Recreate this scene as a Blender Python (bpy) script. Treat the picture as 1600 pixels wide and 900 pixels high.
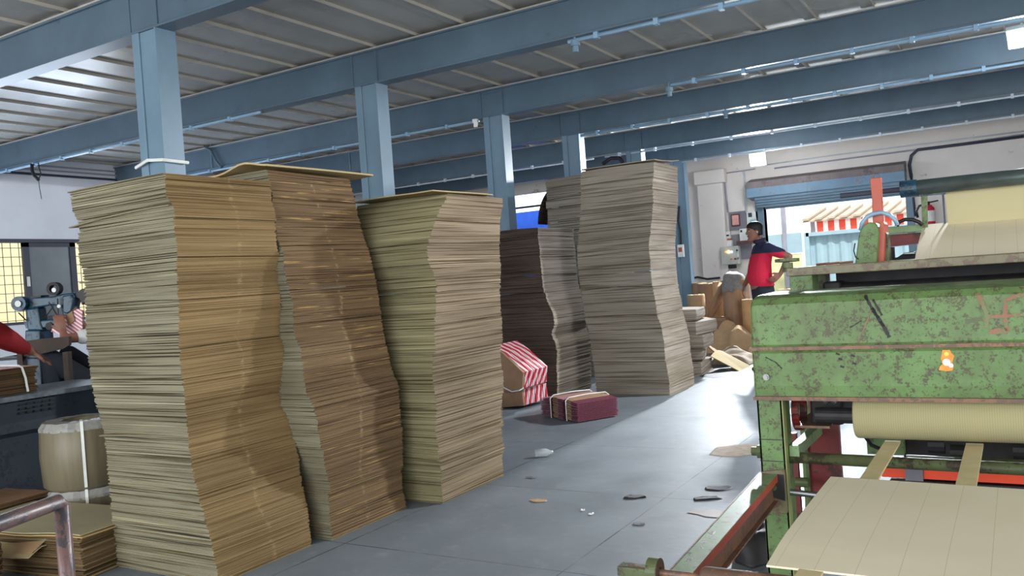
import bpy, bmesh, math, random
from mathutils import Vector, Matrix, noise
random.seed(7)
for o in list(bpy.data.objects): bpy.data.objects.remove(o)
scene = bpy.context.scene
COL = scene.collection

# ------------------------------------------------------------------ camera
F_PX, PITCH, ROLL, YAW, EYE = 1325.0, -0.0095, -0.071, -0.539, 1.3
def cam_axes():
    cy, sy = math.cos(YAW), math.sin(YAW)
    right = Vector((cy, -sy, 0)); fwd = Vector((sy, cy, 0)); up = Vector((0, 0, 1))
    f2 = fwd*math.cos(PITCH) + up*math.sin(PITCH)
    u2 = up*math.cos(PITCH) - fwd*math.sin(PITCH)
    r3 = right*math.cos(ROLL) + u2*math.sin(ROLL)
    u3 = u2*math.cos(ROLL) - right*math.sin(ROLL)
    return r3, u3, f2
CR, CU, CF = cam_axes()
EYEP = Vector((0, 0, EYE))
cd = bpy.data.cameras.new('camera'); cam = bpy.data.objects.new('camera', cd); COL.objects.link(cam)
cd.sensor_width = 36; cd.lens = F_PX/1600*36; cd.clip_start = 0.05; cd.clip_end = 200
cam.matrix_world = Matrix(((CR.x, CU.x, -CF.x, 0), (CR.y, CU.y, -CF.y, 0), (CR.z, CU.z, -CF.z, EYE), (0, 0, 0, 1)))
scene.camera = cam
def at(px, py, axis, value):
    """point of the real plane (axis = value) seen at a pixel of the 1600x900 photograph"""
    d = CR*((px-800)/F_PX) - CU*((py-450)/F_PX) + CF
    return EYEP + d*((value-EYEP[axis])/d[axis])

# ------------------------------------------------------------------ world, sun, daylight, fill, exposure
w = bpy.data.worlds.new('sky'); scene.world = w; w.use_nodes = True
wn = w.node_tree.nodes; bg = wn['Background']
bg.inputs[0].default_value = (0.80, 0.90, 1.0, 1); bg.inputs[1].default_value = 1.7
def lamp(name, kind, loc, energy, color=(1, 1, 1), direction=None, **kw):
    d = bpy.data.lights.new(name, kind); d.energy = energy; d.color = color
    for k, v in kw.items(): setattr(d, k, v)
    o = bpy.data.objects.new(name, d); COL.objects.link(o); o.location = loc
    if direction: o.rotation_euler = Vector(direction).to_track_quat('-Z', 'Y').to_euler()
    return o
lamp('sun', 'SUN', (0, 0, 12), 3.2, (1, .95, .86), (-.35, .55, -.85), angle=.02)
# added fill at front and right; daylight at left windows and shutter door
lamp('fill_front', 'AREA', (-2.5, -4.6, 1.75), 620, (.96, .985, 1), (-.05, 1, .0), shape='RECTANGLE', size=12, size_y=3.2)  # unseen soft fill, added behind the camera
lamp('daylight_left', 'AREA', (-11.9, 5.2, 1.8), 170, (.70, .82, 1), (1, 0, 0), shape='RECTANGLE', size=6, size_y=1.3)
lamp('daylight_door', 'AREA', (-2.8, 15.9, 1.35), 40, (.86, .93, 1), (-.05, -1, -.1), shape='RECTANGLE', size=2.2, size_y=1.8)
lamp('fill_right', 'AREA', (5.85, 3.2, 1.8), 260, (.95, .97, 1), (-1, 0, .02), shape='RECTANGLE', size=5, size_y=1.5)  # unseen fill, added to brighten the right faces of the stacks
vs = scene.view_settings
vs.view_transform = 'Standard'; vs.look = 'None'; vs.exposure = 0.36; vs.gamma = 1; vs.use_curve_mapping = False

# ------------------------------------------------------------------ materials
def sl(h):
    r = []
    for v in h:
        v /= 255; r.append(v/12.92 if v <= .04045 else ((v+.055)/1.055)**2.4)
    return (*r, 1)
class NT:
    def __init__(s, name):
        s.m = bpy.data.materials.new(name); s.m.use_nodes = True
        s.t = s.m.node_tree; s.b = s.t.nodes['Principled BSDF']
        s.b.inputs['Specular IOR Level'].default_value = .4
    def n(s, t, **kw):
        x = s.t.nodes.new(t)
        for k, v in kw.items(): setattr(x, k, v)
        return x
    def l(s, a, b): s.t.links.new(a, b)
    def coord(s, kind, scale):
        if kind == 'World': c = s.n('ShaderNodeNewGeometry').outputs['Position']
        else: c = s.n('ShaderNodeTexCoord').outputs[kind]
        m = s.n('ShaderNodeMapping'); m.inputs['Scale'].default_value = scale
        s.l(c, m.inputs[0]); return m.outputs[0]
    def noise(s, vec, scale=1, detail=3, rough=.5):
        x = s.n('ShaderNodeTexNoise'); x.inputs['Scale'].default_value = scale
        x.inputs['Detail'].default_value = detail; x.inputs['Roughness'].default_value = rough
        s.l(vec, x.inputs['Vector']); return x.outputs[0]
    def ramp(s, fac, stops):
        r = s.n('ShaderNodeValToRGB'); e = r.color_ramp.elements
        while len(e) < len(stops): e.new(.5)
        for i, (p, c) in enumerate(stops):
            e[i].position = p; e[i].color = c if len(c) == 4 else (*c, 1)
        s.l(fac, r.inputs[0]); return r.outputs[0]
    def mix(s, fac, a, b, mode='MIX'):
        x = s.n('ShaderNodeMix', data_type='RGBA', blend_type=mode)
        for v, i in ((fac, 0), (a, 6), (b, 7)):
            if hasattr(v, 'links'): s.l(v, x.inputs[i])
            else: x.inputs[i].default_value = v
        return x.outputs[2]
    def bump(s, h, strength, dist=.01):
        x = s.n('ShaderNodeBump'); x.inputs['Strength'].default_value = strength; x.inputs['Distance'].default_value = dist
        s.l(h, x.inputs['Height']); s.l(x.outputs[0], s.b.inputs['Normal'])
W0, B0 = (0, 0, 0, 1), (1, 1, 1, 1)
def plain(name, c, rough=.5, metal=0, var=.12, scale=6, coord='World', emit=None, alpha=None, spec=None):
    t = NT(name); c = sl(c) if max(c) > 1 else (*c[:3], 1)
    v = t.noise(t.coord(coord, (scale,)*3), 1, 4)
    dk = tuple(x*(1-var) for x in c[:3]) + (1,); lt = tuple(min(1, x*(1+var)) for x in c[:3]) + (1,)
    t.l(t.ramp(v, [(.3, dk), (.7, lt)]), t.b.inputs['Base Color'])
    t.b.inputs['Roughness'].default_value = rough; t.b.inputs['Metallic'].default_value = metal
    if emit: t.b.inputs['Emission Color'].default_value = (*emit[:3], 1); t.b.inputs['Emission Strength'].default_value = emit[3]
    if alpha is not None: t.b.inputs['Alpha'].default_value = alpha
    if spec is not None: t.b.inputs['Specular IOR Level'].default_value = spec
    return t.m
def worn(name, c, rust, amount=.42, scale=9, rough=.45, fine=60, metal=0, speck=.5, cluster=False):
    """painted metal, chipped and dirty"""
    t = NT(name); c = sl(c); r = sl(rust)
    co = t.coord('World', (1, 1, 1))
    big = t.noise(co, scale*.35, 5, .65); small = t.noise(co, fine, 4, .7)
    base = t.mix(t.ramp(big, [(.35, W0), (.7, B0)]), c, tuple(x*.72 for x in c[:3]) + (1,))
    st_ = t.noise(t.coord('World', (5, 5, 3)), 1, 7, .75)
    base = t.mix(t.ramp(st_, [(.42, W0), (.68, (amount*1.35,)*3)]), base, r)
    mm = t.n('ShaderNodeMath', operation='MULTIPLY_ADD'); t.l(small, mm.inputs[0]); mm.inputs[1].default_value = speck
    b2 = t.noise(co, scale, 6, .7); t.l(b2, mm.inputs[2])
    if cluster:
        cl_ = t.n('ShaderNodeMath', operation='MULTIPLY_ADD'); t.l(big, cl_.inputs[0]); cl_.inputs[1].default_value = .35; t.l(mm.outputs[0], cl_.inputs[2])
        sb_ = t.n('ShaderNodeMath', operation='SUBTRACT'); t.l(cl_.outputs[0], sb_.inputs[0]); sb_.inputs[1].default_value = .175; mm = sb_
    th = .5+speck*.5+(.5-amount)*.55
    f = t.ramp(mm.outputs[0], [(th, W0), (th+.05, B0)])
    t.l(t.mix(f, base, r), t.b.inputs['Base Color'])
    t.b.inputs['Roughness'].default_value = rough; t.b.inputs['Metallic'].default_value = metal
    t.bump(f, .25, .002)
    return t.m
def board(name, face, liner, dark, lines=170, contrast=.5, streak=None, scuff=None):
    """edges of stacked corrugated board: horizontal streaks one sheet high"""
    t = NT(name); f = sl(face); l_ = sl(liner); d = sl(dark)
    co = t.coord('World', (.9, .9, lines))
    n1 = t.noise(co, 1, 2, .6)
    col = t.ramp(n1, [(.5-.22*contrast, d), (.48, f), (.5+.25*contrast, f), (.72, l_)])
    n2 = t.noise(t.coord('World', (1.1, 1.1, 7)), 1, 3)
    col = t.mix(t.ramp(n2, [(.35, W0), (.65, B0)]), col, t.mix(1.0, col, (.74, .72, .70, 1), 'MULTIPLY'))
    if streak:
        n3 = t.noise(t.coord('World', (2.5, 2.5, 70)), 1, 3, .65)
        col = t.mix(t.ramp(n3, [(.62, W0), (.70, B0)]), col, sl(streak))
    if scuff:
        sp_ = t.n('ShaderNodeSeparateXYZ'); t.l(t.n('ShaderNodeNewGeometry').outputs['Position'], sp_.inputs[0])
        wob = t.n('ShaderNodeMath', operation='MULTIPLY_ADD'); t.l(t.noise(t.coord('World', (.1, .1, 3)), 1, 2), wob.inputs[0]); wob.inputs[1].default_value = .12; t.l(sp_.outputs[1], wob.inputs[2])
        ds = t.n('ShaderNodeMath', operation='SUBTRACT'); t.l(wob.outputs[0], ds.inputs[0]); ds.inputs[1].default_value = scuff+.06
        ab = t.n('ShaderNodeMath', operation='ABSOLUTE'); t.l(ds.outputs[0], ab.inputs[0])
        bd_ = t.ramp(ab.outputs[0], [(.004, B0), (.02, W0)])
        br_ = t.ramp(t.noise(t.coord('World', (1, 30, 45)), 1, 4, .7), [(.50, W0), (.66, (.42,)*3)])
        mu = t.n('ShaderNodeMath', operation='MULTIPLY'); t.l(bd_, mu.inputs[0]); t.l(br_, mu.inputs[1])
        col = t.mix(mu.outputs[0], col, sl((196, 172, 128)))
    t.l(col, t.b.inputs['Base Color']); t.b.inputs['Roughness'].default_value = .85
    t.b.inputs['Specular IOR Level'].default_value = .12
    fi = t.noise(t.coord('World', (60, 60, 60)), 1, 2)
    t.bump(fi, .12, .002)
    return t.m
M = {}
M['blue'] = worn('blue_paint', (86, 106, 121), (74, 88, 98), .22, 2.5, .36, 12, speck=.2)
M['blue2'] = worn('light_blue_paint', (108, 134, 152), (92, 114, 128), .22, 3, .4, 14, speck=.2)
M['pipe'] = plain('painted_conduit', (125, 155, 178), .35)
M['pipe_lt'] = plain('pale_conduit', (185, 195, 205), .4)
M['black'] = plain('black_rubber', (22, 23, 26), .5)
M['dark'] = plain('dark_grime_and_gap', (34, 32, 34), .6, var=.4, scale=14)
M['steel'] = plain('bare_steel', (120, 122, 122), .35, .8)
M['white'] = plain('white_plastic', (215, 216, 212), .45)
M['greybox'] = plain('grey_enamel', (178, 180, 172), .45)
M['plyboard'] = plain('grey_backboard', (120, 118, 125), .7)
M['kraft'] = plain('kraft_paper', (172, 142, 108), .75, var=.1, scale=8, spec=.2)
M['kraft2'] = plain('brown_kraft_paper', (148, 116, 90), .7, var=.12, scale=8, spec=.25)
M['kraftlt'] = plain('light_kraft_board', (172, 160, 122), .8, var=.05, scale=4, spec=.15)
M['strap'] = plain('white_strap', (225, 228, 222), .5)
M['flute'] = board('flute_ends', (128, 124, 104), (186, 180, 152), (50, 44, 34), 150, .62)
M['edgeA'] = board('slit_edges', (138, 115, 80), (158, 134, 96), (108, 86, 56), 210, .35, scuff=2.93)
M['edgeB'] = board('rusty_slit_edges', (120, 98, 73), (152, 124, 86), (80, 62, 44), 140, .42, (182, 146, 92), scuff=3.58)
M['fluteC'] = board('pale_flute_ends', (136, 130, 100), (180, 172, 136), (80, 72, 50), 130, .55)
M['edgeC'] = board('pale_slit_edges', (150, 134, 112), (186, 168, 136), (108, 92, 70), 120, .40)
M['fluteD'] = board('grey_flute_ends', (150, 143, 130), (176, 168, 152), (108, 100, 88), 80, .5)
M['edgeD'] = board('grey_slit_edges', (152, 142, 130), (172, 162, 148), (128, 118, 106), 60, .4)
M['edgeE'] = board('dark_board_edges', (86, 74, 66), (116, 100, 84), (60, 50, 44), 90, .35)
M['boardtop'] = plain('board_liner', (176, 158, 118), .8, var=.07, scale=5, spec=.15)
M['green'] = worn('chipped_green_paint', (98, 130, 74), (76, 74, 50), .40, 30, .5, 120, cluster=True)
M['greenp'] = worn('pale_green_paint', (124, 156, 108), (100, 88, 72), .36, 24, .45, 60)
M['green_dk'] = worn('grimy_green_paint', (92, 104, 66), (58, 50, 38), .5, 9, .5, 40)
M['greenedge'] = worn('rusty_green_edge', (112, 108, 76), (92, 72, 56), .5, 9, .4, 40)
M['orange'] = worn('orange_primer', (186, 80, 54), (120, 64, 50), .28, 8, .45, 50)
M['red_dk'] = worn('dark_red_paint', (128, 36, 34), (60, 26, 24), .42, 5, .45, 30)
M['rustbrown'] = worn('rusty_steel', (134, 96, 72), (96, 74, 62), .5, 5, .5, 40)
M['teal'] = worn('teal_machine_paint', (34, 76, 100), (24, 44, 56), .4, 14, .35, 50)
M['tank'] = worn('dark_grey_plastic', (48, 58, 66), (34, 42, 50), .4, 4, .5, 40)
M['skin'] = plain('brown_skin', (136, 94, 76), .55, var=.06)
M['hair'] = plain('black_hair', (20, 17, 17), .6)
M['navy'] = plain('navy_cloth', (34, 38, 62), .85, var=.08)
M['red'] = plain('red_cloth', (190, 32, 58), .85, var=.06)
M['redsleeve'] = plain('dark_red_cloth', (150, 26, 30), .85, var=.12)
M['jeans'] = plain('dark_trousers', (34, 38, 46), .85, var=.15)
M['shoe'] = plain('black_leather', (24, 22, 22), .5)
M['redink'] = plain('red_ink', (172, 84, 62), .6, var=.2, scale=30)
M['sky_blue'] = plain('blue_tarpaulin', (40, 90, 200), .5)
M['plastic'] = plain('clear_plastic', (205, 212, 214), .15, alpha=.6)

# floor: dark polished stone slabs, damp, with joints and worn patches
def floor_mat():
    t = NT('stone_floor'); g = t.n('ShaderNodeNewGeometry').outputs['Position']
    co = t.coord('World', (1, 1, 1))
    a = t.noise(co, .9, 6, .6); b = t.noise(co, 7, 6, .7); c = t.noise(co, 2.2, 5, .65)
    col = t.ramp(a, [(.3, sl((101, 108, 114))), (.7, sl((120, 127, 133)))])
    col = t.mix(t.ramp(b, [(.55, W0), (.75, B0)]), col, sl((128, 132, 134)))
    vor = t.ramp(t.noise(co, 1.7, 7, .75), [(.655, W0), (.675, B0)])
    sep = t.n('ShaderNodeSeparateXYZ'); t.l(g, sep.inputs[0])
    dust = t.n('ShaderNodeMapRange'); dust.inputs[1].default_value = 6; dust.inputs[2].default_value = 8.5; t.l(sep.outputs[1], dust.inputs[0])
    dm = t.n('ShaderNodeMath', operation='MULTIPLY'); t.l(vor, dm.inputs[0]); t.l(dust.outputs[0], dm.inputs[1])
    col = t.mix(dm.outputs[0], col, sl((128, 112, 100)))
    def joint(out, period, off):
        m = t.n('ShaderNodeMath', operation='ADD'); m.inputs[1].default_value = off; t.l(out, m.inputs[0])
        p = t.n('ShaderNodeMath', operation='PINGPONG'); p.inputs[1].default_value = period/2; t.l(m.outputs[0], p.inputs[0])
        l = t.n('ShaderNodeMath', operation='LESS_THAN'); l.inputs[1].default_value = .004; t.l(p.outputs[0], l.inputs[0]); return l.outputs[0]
    j1 = joint(sep.outputs[1], 1.27, -3.27+1.27*20); j2 = joint(sep.outputs[0], 1.27, 1.8+1.27*20)
    jm = t.n('ShaderNodeMath', operation='MAXIMUM'); t.l(j1, jm.inputs[0]); t.l(j2, jm.inputs[1])
    js = t.n('ShaderNodeMath', operation='MULTIPLY'); t.l(jm.outputs[0], js.inputs[0]); t.l(t.ramp(c, [(.35, W0), (.6, B0)]), js.inputs[1])
    col = t.mix(js.outputs[0], col, sl((52, 56, 56)))
    chips = t.ramp(t.noise(t.coord('World', (9, 26, 9)), 1.5, 5, .7), [(.70, W0), (.73, B0)])
    cm = t.n('ShaderNodeMath', operation='MULTIPLY'); t.l(chips, cm.inputs[0]); t.l(t.ramp(c, [(.45, W0), (.6, B0)]), cm.inputs[1])
    col = t.mix(cm.outputs[0], col, sl((66, 66, 64)))
    t.l(col, t.b.inputs['Base Color'])
    t.l(t.ramp(c, [(.3, (.40,)*3), (.7, (.62,)*3)]), t.b.inputs['Roughness'])
    t.b.inputs['Specular IOR Level'].default_value = .28
    t.bump(t.noise(t.coord('World', (4, 12, 4)), 1, 6, .7), .25, .006)
    return t.m
M['floor'] = floor_mat()
def wall_mat(name, c, dirt, amount):
    t = NT(name); co = t.coord('World', (1, 1, 1))
    a = t.noise(co, 1.2, 6, .65); b = t.noise(co, 9, 5, .7)
    col = t.mix(t.ramp(a, [(.3, W0), (.75, B0)]), sl(c), tuple(x*.86 for x in sl(c)[:3])+(1,))
    m = t.n('ShaderNodeMath', operation='MULTIPLY'); t.l(a, m.inputs[0]); t.l(b, m.inputs[1])
    col = t.mix(t.ramp(m.outputs[0], [(amount, W0), (amount+.05, B0)]), col, sl(dirt))
    t.l(col, t.b.inputs['Base Color']); t.b.inputs['Roughness'].default_value = .8; t.bump(b, .15, .006)
    return t.m
M['wall'] = wall_mat('whitewashed_plaster', (222, 214, 208), (170, 150, 138), .38)
M['wall_l'] = wall_mat('cool_light_plaster', (222, 226, 236), (172, 178, 190), .42)  # white plaster with the cool daylight tint mixed into its colour
def ceil_mat():
    t = NT('grey_ceiling_panel'); co = t.coord('World', (1, 1, 1))
    a = t.noise(co, 1.5, 5, .6); b = t.noise(co, 60, 2, .5)
    t.l(t.ramp(a, [(.3, sl((148, 145, 140))), (.7, sl((164, 161, 155)))]), t.b.inputs['Base Color'])
    t.l(t.ramp(t.noise(co, .6, 3), [(.35, (.2,)*3), (.65, (.36,)*3)]), t.b.inputs['Roughness'])
    t.bump(b, .05, .003); return t.m
M['ceil'] = ceil_mat()
M['ceil_rib'] = plain('ceiling_rib_paint', (170, 164, 154), .35, var=.08)

# ------------------------------------------------------------------ mesh helpers
class MB:
    def __init__(s): s.v = []; s.f = []; s.mi = []
    def add(s, vs_, fs, mi=0):
        n = len(s.v); s.v += [Vector(v) for v in vs_]; s.f += [tuple(i+n for i in f) for f in fs]; s.mi += [mi]*len(fs); return s
    def box(s, a, b, mi=0, mat=None):
        x0, y0, z0 = a; x1, y1, z1 = b
        vs_ = [Vector(p) for p in ((x0, y0, z0), (x1, y0, z0), (x1, y1, z0), (x0, y1, z0), (x0, y0, z1), (x1, y0, z1), (x1, y1, z1), (x0, y1, z1))]
        if mat: vs_ = [mat @ v for v in vs_]
        return s.add(vs_, [(0, 3, 2, 1), (4, 5, 6, 7), (0, 1, 5, 4), (1, 2, 6, 5), (2, 3, 7, 6), (3, 0, 4, 7)], mi)
    def loft(s, rings, mi=0, caps=True):
        n = len(rings[0]); vs_ = [p for r in rings for p in r]; fs = []
        for i in range(len(rings)-1):
            for j in range(n):
                k = (j+1) % n; fs.append((i*n+j, i*n+k, (i+1)*n+k, (i+1)*n+j))
        if caps: fs.append(tuple(range(n-1, -1, -1))); m = (len(rings)-1)*n; fs.append(tuple(m+j for j in range(n)))
        return s.add(vs_, fs, mi)
    def tube(s, pts, r, n=10, mi=0, caps=True, sy=1.0):
        pts = [Vector(p) for p in pts]; rs = r if isinstance(r, (list, tuple)) else [r]*len(pts)
        rings = []; up = None
        for i, p in enumerate(pts):
            d = (pts[min(i+1, len(pts)-1)] - pts[max(i-1, 0)]).normalized()
            if up is None: up = Vector((0, 0, 1)) if abs(d.z) < .9 else Vector((0, 1, 0))
            a = d.cross(up).normalized(); b = a.cross(d).normalized(); up = b
            rings.append([p + a*math.cos(2*math.pi*j/n)*rs[i] + b*math.sin(2*math.pi*j/n)*rs[i]*sy for j in range(n)])
        return s.loft(rings, mi, caps)
    def prism(s, poly, dirv, mi=0):
        d = Vector(dirv); a = [Vector(p) for p in poly]; return s.loft([a, [p+d for p in a]], mi)
    def ring(s, c, axis, r_out, r_in, h, n=24, mi=0):
        c = Vector(c); ax = Vector(axis).normalized(); u = ax.orthogonal().normalized(); v = ax.cross(u)
        R = []
        for (r, z) in ((r_out, 0), (r_out, h), (r_in, h), (r_in, 0), (r_out, 0)):
            R.append([c+ax*z+(u*math.cos(2*math.pi*j/n)+v*math.sin(2*math.pi*j/n))*r for j in range(n)])
        return s.loft(R, mi, caps=False)
    def build(s, name, mats, parent=None, smooth=False, bevel=0, mods=None, origin=None):
        me = bpy.data.meshes.new(name)
        off = Vector((0, 0, 0))
        if parent is not None:
            q = parent
            while q is not None: off += q.location; q = q.parent
        elif origin is not None: off = Vector(origin)
        elif s.v:
            xs = [v.x for v in s.v]; ys = [v.y for v in s.v]; off = Vector(((min(xs)+max(xs))/2, (min(ys)+max(ys))/2, min(v.z for v in s.v)))
        me.from_pydata([v-off for v in s.v], [], s.f)
        mats = mats if isinstance(mats, (list, tuple)) else [mats]
        for m in mats: me.materials.append(m)
        if len(mats) > 1: me.polygons.foreach_set('material_index', s.mi)
        if smooth: me.polygons.foreach_set('use_smooth', [True]*len(me.polygons))
        bm = bmesh.new(); bm.from_mesh(me); bmesh.ops.recalc_face_normals(bm, faces=bm.faces); bm.to_mesh(me); bm.free()
        me.update()
        o = bpy.data.objects.new(name, me); COL.objects.link(o)
        if parent is not None: o.parent = parent
        else: o.location = off
        if bevel:
            b = o.modifiers.new('bevel', 'BEVEL'); b.width = bevel; b.segments = 2; b.limit_method = 'ANGLE'; b.angle_limit = .6
        return o
def tag(o, label=None, cat=None, group=None, kind=None):
    if label: o['label'] = label
    if cat: o['category'] = cat
    if group: o['group'] = group
    if kind: o['kind'] = kind
    return o
def thing(name, loc, label, cat, group=None, rz=0):
    o = bpy.data.objects.new(name, None); COL.objects.link(o); o.location = loc; o.rotation_euler = (0, 0, rz); o.empty_display_size = .1
    return tag(o, label, cat, group)
def copy_tree(o, parent=None):
    c = o.copy(); COL.objects.link(c); c.parent = parent
    for ch in [x for x in KIDS.get(o.name, [])]: copy_tree(ch, c)
    return c
KIDS = {}
def struct(name, mb, mats, **kw):
    return tag(mb.build(name, mats, **kw), kind='structure')
# ================================================================== the room shell
XL, YB, XR, YF = -12.17, 16.05, 6.0, -5.0
ZC = 3.56
struct('floor', MB().box((XL-.2, YF, -.1), (XR+.2, YB+.2, 0)), M['floor'])
struct('ceiling', MB().box((XL-.2, YF, ZC), (XR+.2, YB+.2, ZC+.12)), M['ceil'])
def wall_with_holes(name, axis, pos, thick, u0, u1, z1, holes, mat):
    """wall in plane axis=pos, along the other axis, rectangular openings (ua, ub, za, zb)"""
    us = sorted({u0, u1, *[h[0] for h in holes], *[h[1] for h in holes]})
    zs = sorted({0, z1, *[h[2] for h in holes], *[h[3] for h in holes]})
    mb = MB()
    for i in range(len(us)-1):
        for j in range(len(zs)-1):
            uc, zc = (us[i]+us[i+1])/2, (zs[j]+zs[j+1])/2
            if any(h[0] < uc < h[1] and h[2] < zc < h[3] for h in holes): continue
            if axis == 0: mb.box((pos, us[i], zs[j]), (pos+thick, us[i+1], zs[j+1]))
            else: mb.box((us[i], pos, zs[j]), (us[i+1], pos+thick, zs[j+1]))
    return struct(name, mb, mat)
DX0, DX1, DZ = -4.02, -1.60, 2.52
wall_with_holes('wall_back', 1, YB, .2, XL-.2, XR+.2, ZC, [(DX0, DX1, 0, DZ), (-9.75, -8.4, 1.2, 3.15)], M['wall'])
wall_with_holes('wall_left', 0, XL-.2, .2, YF, YB, ZC, [(3.2, 5.2, 1.16, 2.38), (6.0, 8.9, 1.16, 2.38)], M['wall_l'])
wall_with_holes('wall_right', 0, XR, .2, YF, YB, ZC, [(.6, 5.8, 1, 2.6)], M['wall'])  # unseen opening, added to go with the right fill
wall_with_holes('wall_front', 1, YF-.2, .2, XL-.2, XR+.2, ZC, [(-7.5, 4.5, 0, 3.3)], M['wall'])  # unseen wide opening, added to let the front fill in
# pilaster and patched plaster on the far wall
mb = MB().box((-5.22, YB-.16, 0), (-4.72, YB, 2.86)).box((-5.26, YB-.2, 2.86), (-4.66, YB, 3.12))
struct('trim_1', mb, M['wall'], bevel=.02)
struct('trim_2', MB().box((DX0-.14, YB-.04, 0), (DX0, YB+.2, DZ)).box((DX1, YB-.04, 0), (DX1+.12, YB+.2, DZ)), M['blue2'])
struct('baseboard_back', MB().box((-12.1, YB-.02, 0), (DX0-.16, YB, .12)), M['plyboard'])
# ceiling ribs, half a metre apart, running into the depth
n_ = 3
for k in range(-24, 12):
    x = k*.5+.01
    mb = MB().box((x-.11, YF, ZC-.012), (x-.006, YB, ZC)); mb.box((x-.006, YF, ZC-.026), (x+.003, YB, ZC), 1)
    struct('trim_%d' % n_, mb, [M['ceil'], M['ceil_rib']]); n_ += 1

# window 1 in the left wall: dark frame, grille, one closed sliding leaf
def left_window(name, y0, y1, leaf):
    fx = XL-.09
    t = bpy.data.objects.new(name, None); COL.objects.link(t); t.location = (XL, (y0+y1)/2, 1.16); t['kind'] = 'structure'
    z0, z1 = 1.16, 2.38
    mb = MB()
    for a, b in (((fx-.04, y0, z0), (fx+.1, y1, z0+.04)), ((fx-.04, y0, z1-.05), (fx+.1, y1, z1)), ((fx-.04, y0, z0), (fx+.1, y0+.05, z1)), ((fx-.04, y1-.05, z0), (fx+.1, y1, z1))): mb.box(a, b)
    mb.build('window_frame', M['frame_dk'], t)
    g = MB(); y = y0+.06
    while y < y1: g.tube([(fx-.05, y, z0), (fx-.05, y, z1)], .005, 6); y += .115
    z = z0+.06
    while z < z1: g.tube([(fx-.05, y0, z), (fx-.05, y1, z)], .005, 6); z += .13
    g.build('grille', M['frame_dk'], t)
    for a, b in leaf:
        l = MB().box((fx+.0, a, z0+.03), (fx+.05, a+.09, z1-.04)).box((fx, b-.09, z0+.03), (fx+.05, b, z1-.04)).box((fx, a, z0+.03), (fx+.05, b, z0+.1)).box((fx, a, z1-.11), (fx+.05, b, z1-.04)).build('sash', M['frame_dk'], t)
        MB().box((fx+.02, a+.08, z0+.08), (fx+.03, b-.08, z1-.1)).build('pane', M['netting'], l)
        MB().box((fx+.05, a+.02, 1.7), (fx+.07, a+.06, 1.84)).build('latch', M['white'], l)
M['frame_dk'] = plain('dark_window_frame', (52, 56, 72), .5)
M['netting'] = plain('dusty_dark_glass', (88, 98, 106), .35, var=.15, scale=3)
left_window('window_1', 6.0, 8.9, [(6.87, 7.66)])
left_window('window_2', 3.2, 5.2, [(3.3, 4.1)])
# window 3, far left of the back wall: brown frame, blue tarpaulin hanging outside
t = bpy.data.objects.new('window_3', None); COL.objects.link(t); t.location = (-9.1, YB, 1.2); t['kind'] = 'structure'
M['brownframe'] = plain('brown_wood_frame', (92, 62, 56), .6)
MB().box((-9.75, YB-.03, 1.2), (-9.62, YB+.1, 3.15)).box((-8.52, YB-.03, 1.2), (-8.4, YB+.1, 3.15)).box((-9.62, YB, 1.2), (-8.52, YB+.08, 1.27)).build('window_frame', M['brownframe'], t)
MB().box((-9.62, YB+.02, 2.84), (-8.52, YB+.06, 2.88)).build('glazing_bar', M['frame_dk'], t)

# ------------------------------------------------------------------ outside
MB_ = MB().box((-40, -30, -.12), (30, 60, -.1))
M['yard'] = plain('sunlit_yard', (196, 190, 176), .9, var=.1, scale=1)
tag(MB_.build('yard_ground', M['yard']), 'pale sunlit ground of the yard outside the building', 'ground', kind='structure')
M['cream'] = plain('cream_wash', (236, 220, 176), .85, var=.08, scale=1.5)
tag(MB().box((-15.3, -2, -.1), (-15.1, 20, 3.4)).build('compound_wall', M['cream']), 'cream compound wall seen through the grille of the left window', 'wall')
t = thing('corrugated_gate', (-2.2, 18.6, -.1), 'pale blue corrugated sheet gate standing in the yard outside the shutter door', 'gate')
M['gateblue'] = plain('pale_blue_sheet', (158, 186, 198), .5, var=.05)
pts = []
x = -3.78; k = 0
top = []
mb = MB(); xs = []
while x < -.6:
    xs += [(x, 0), (x+.05, .03), (x+.12, .03), (x+.17, 0)]; x += .24
ring = [Vector((a, 18.6+b, -.05)) for a, b in xs]
GT = at(1300, 362, 1, 18.6).z
vs_ = ring + [v+Vector((0, 0, GT+.05)) for v in ring] ; nn = len(ring)
vs_ += [v+Vector((0, .02, 0)) for v in vs_]
fs = [(i, i+1, i+1+nn, i+nn) for i in range(nn-1)] + [(i+2*nn, i+nn*3, i+1+nn*3, i+1+nn*2) for i in range(nn-1)]
mb.add(vs_, fs).build('gate_sheet', M['gateblue'], t)
mb = MB().box((-3.8, 18.5, GT-.06), (-.6, 18.62, GT+.02)).box((-3.84, 18.5, -.1), (-3.74, 18.62, GT+.02)).box((-.62, 18.5, -.1), (-.54, 18.62, GT+.02)).build('gate_frame', M['gateblue'], t)
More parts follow.
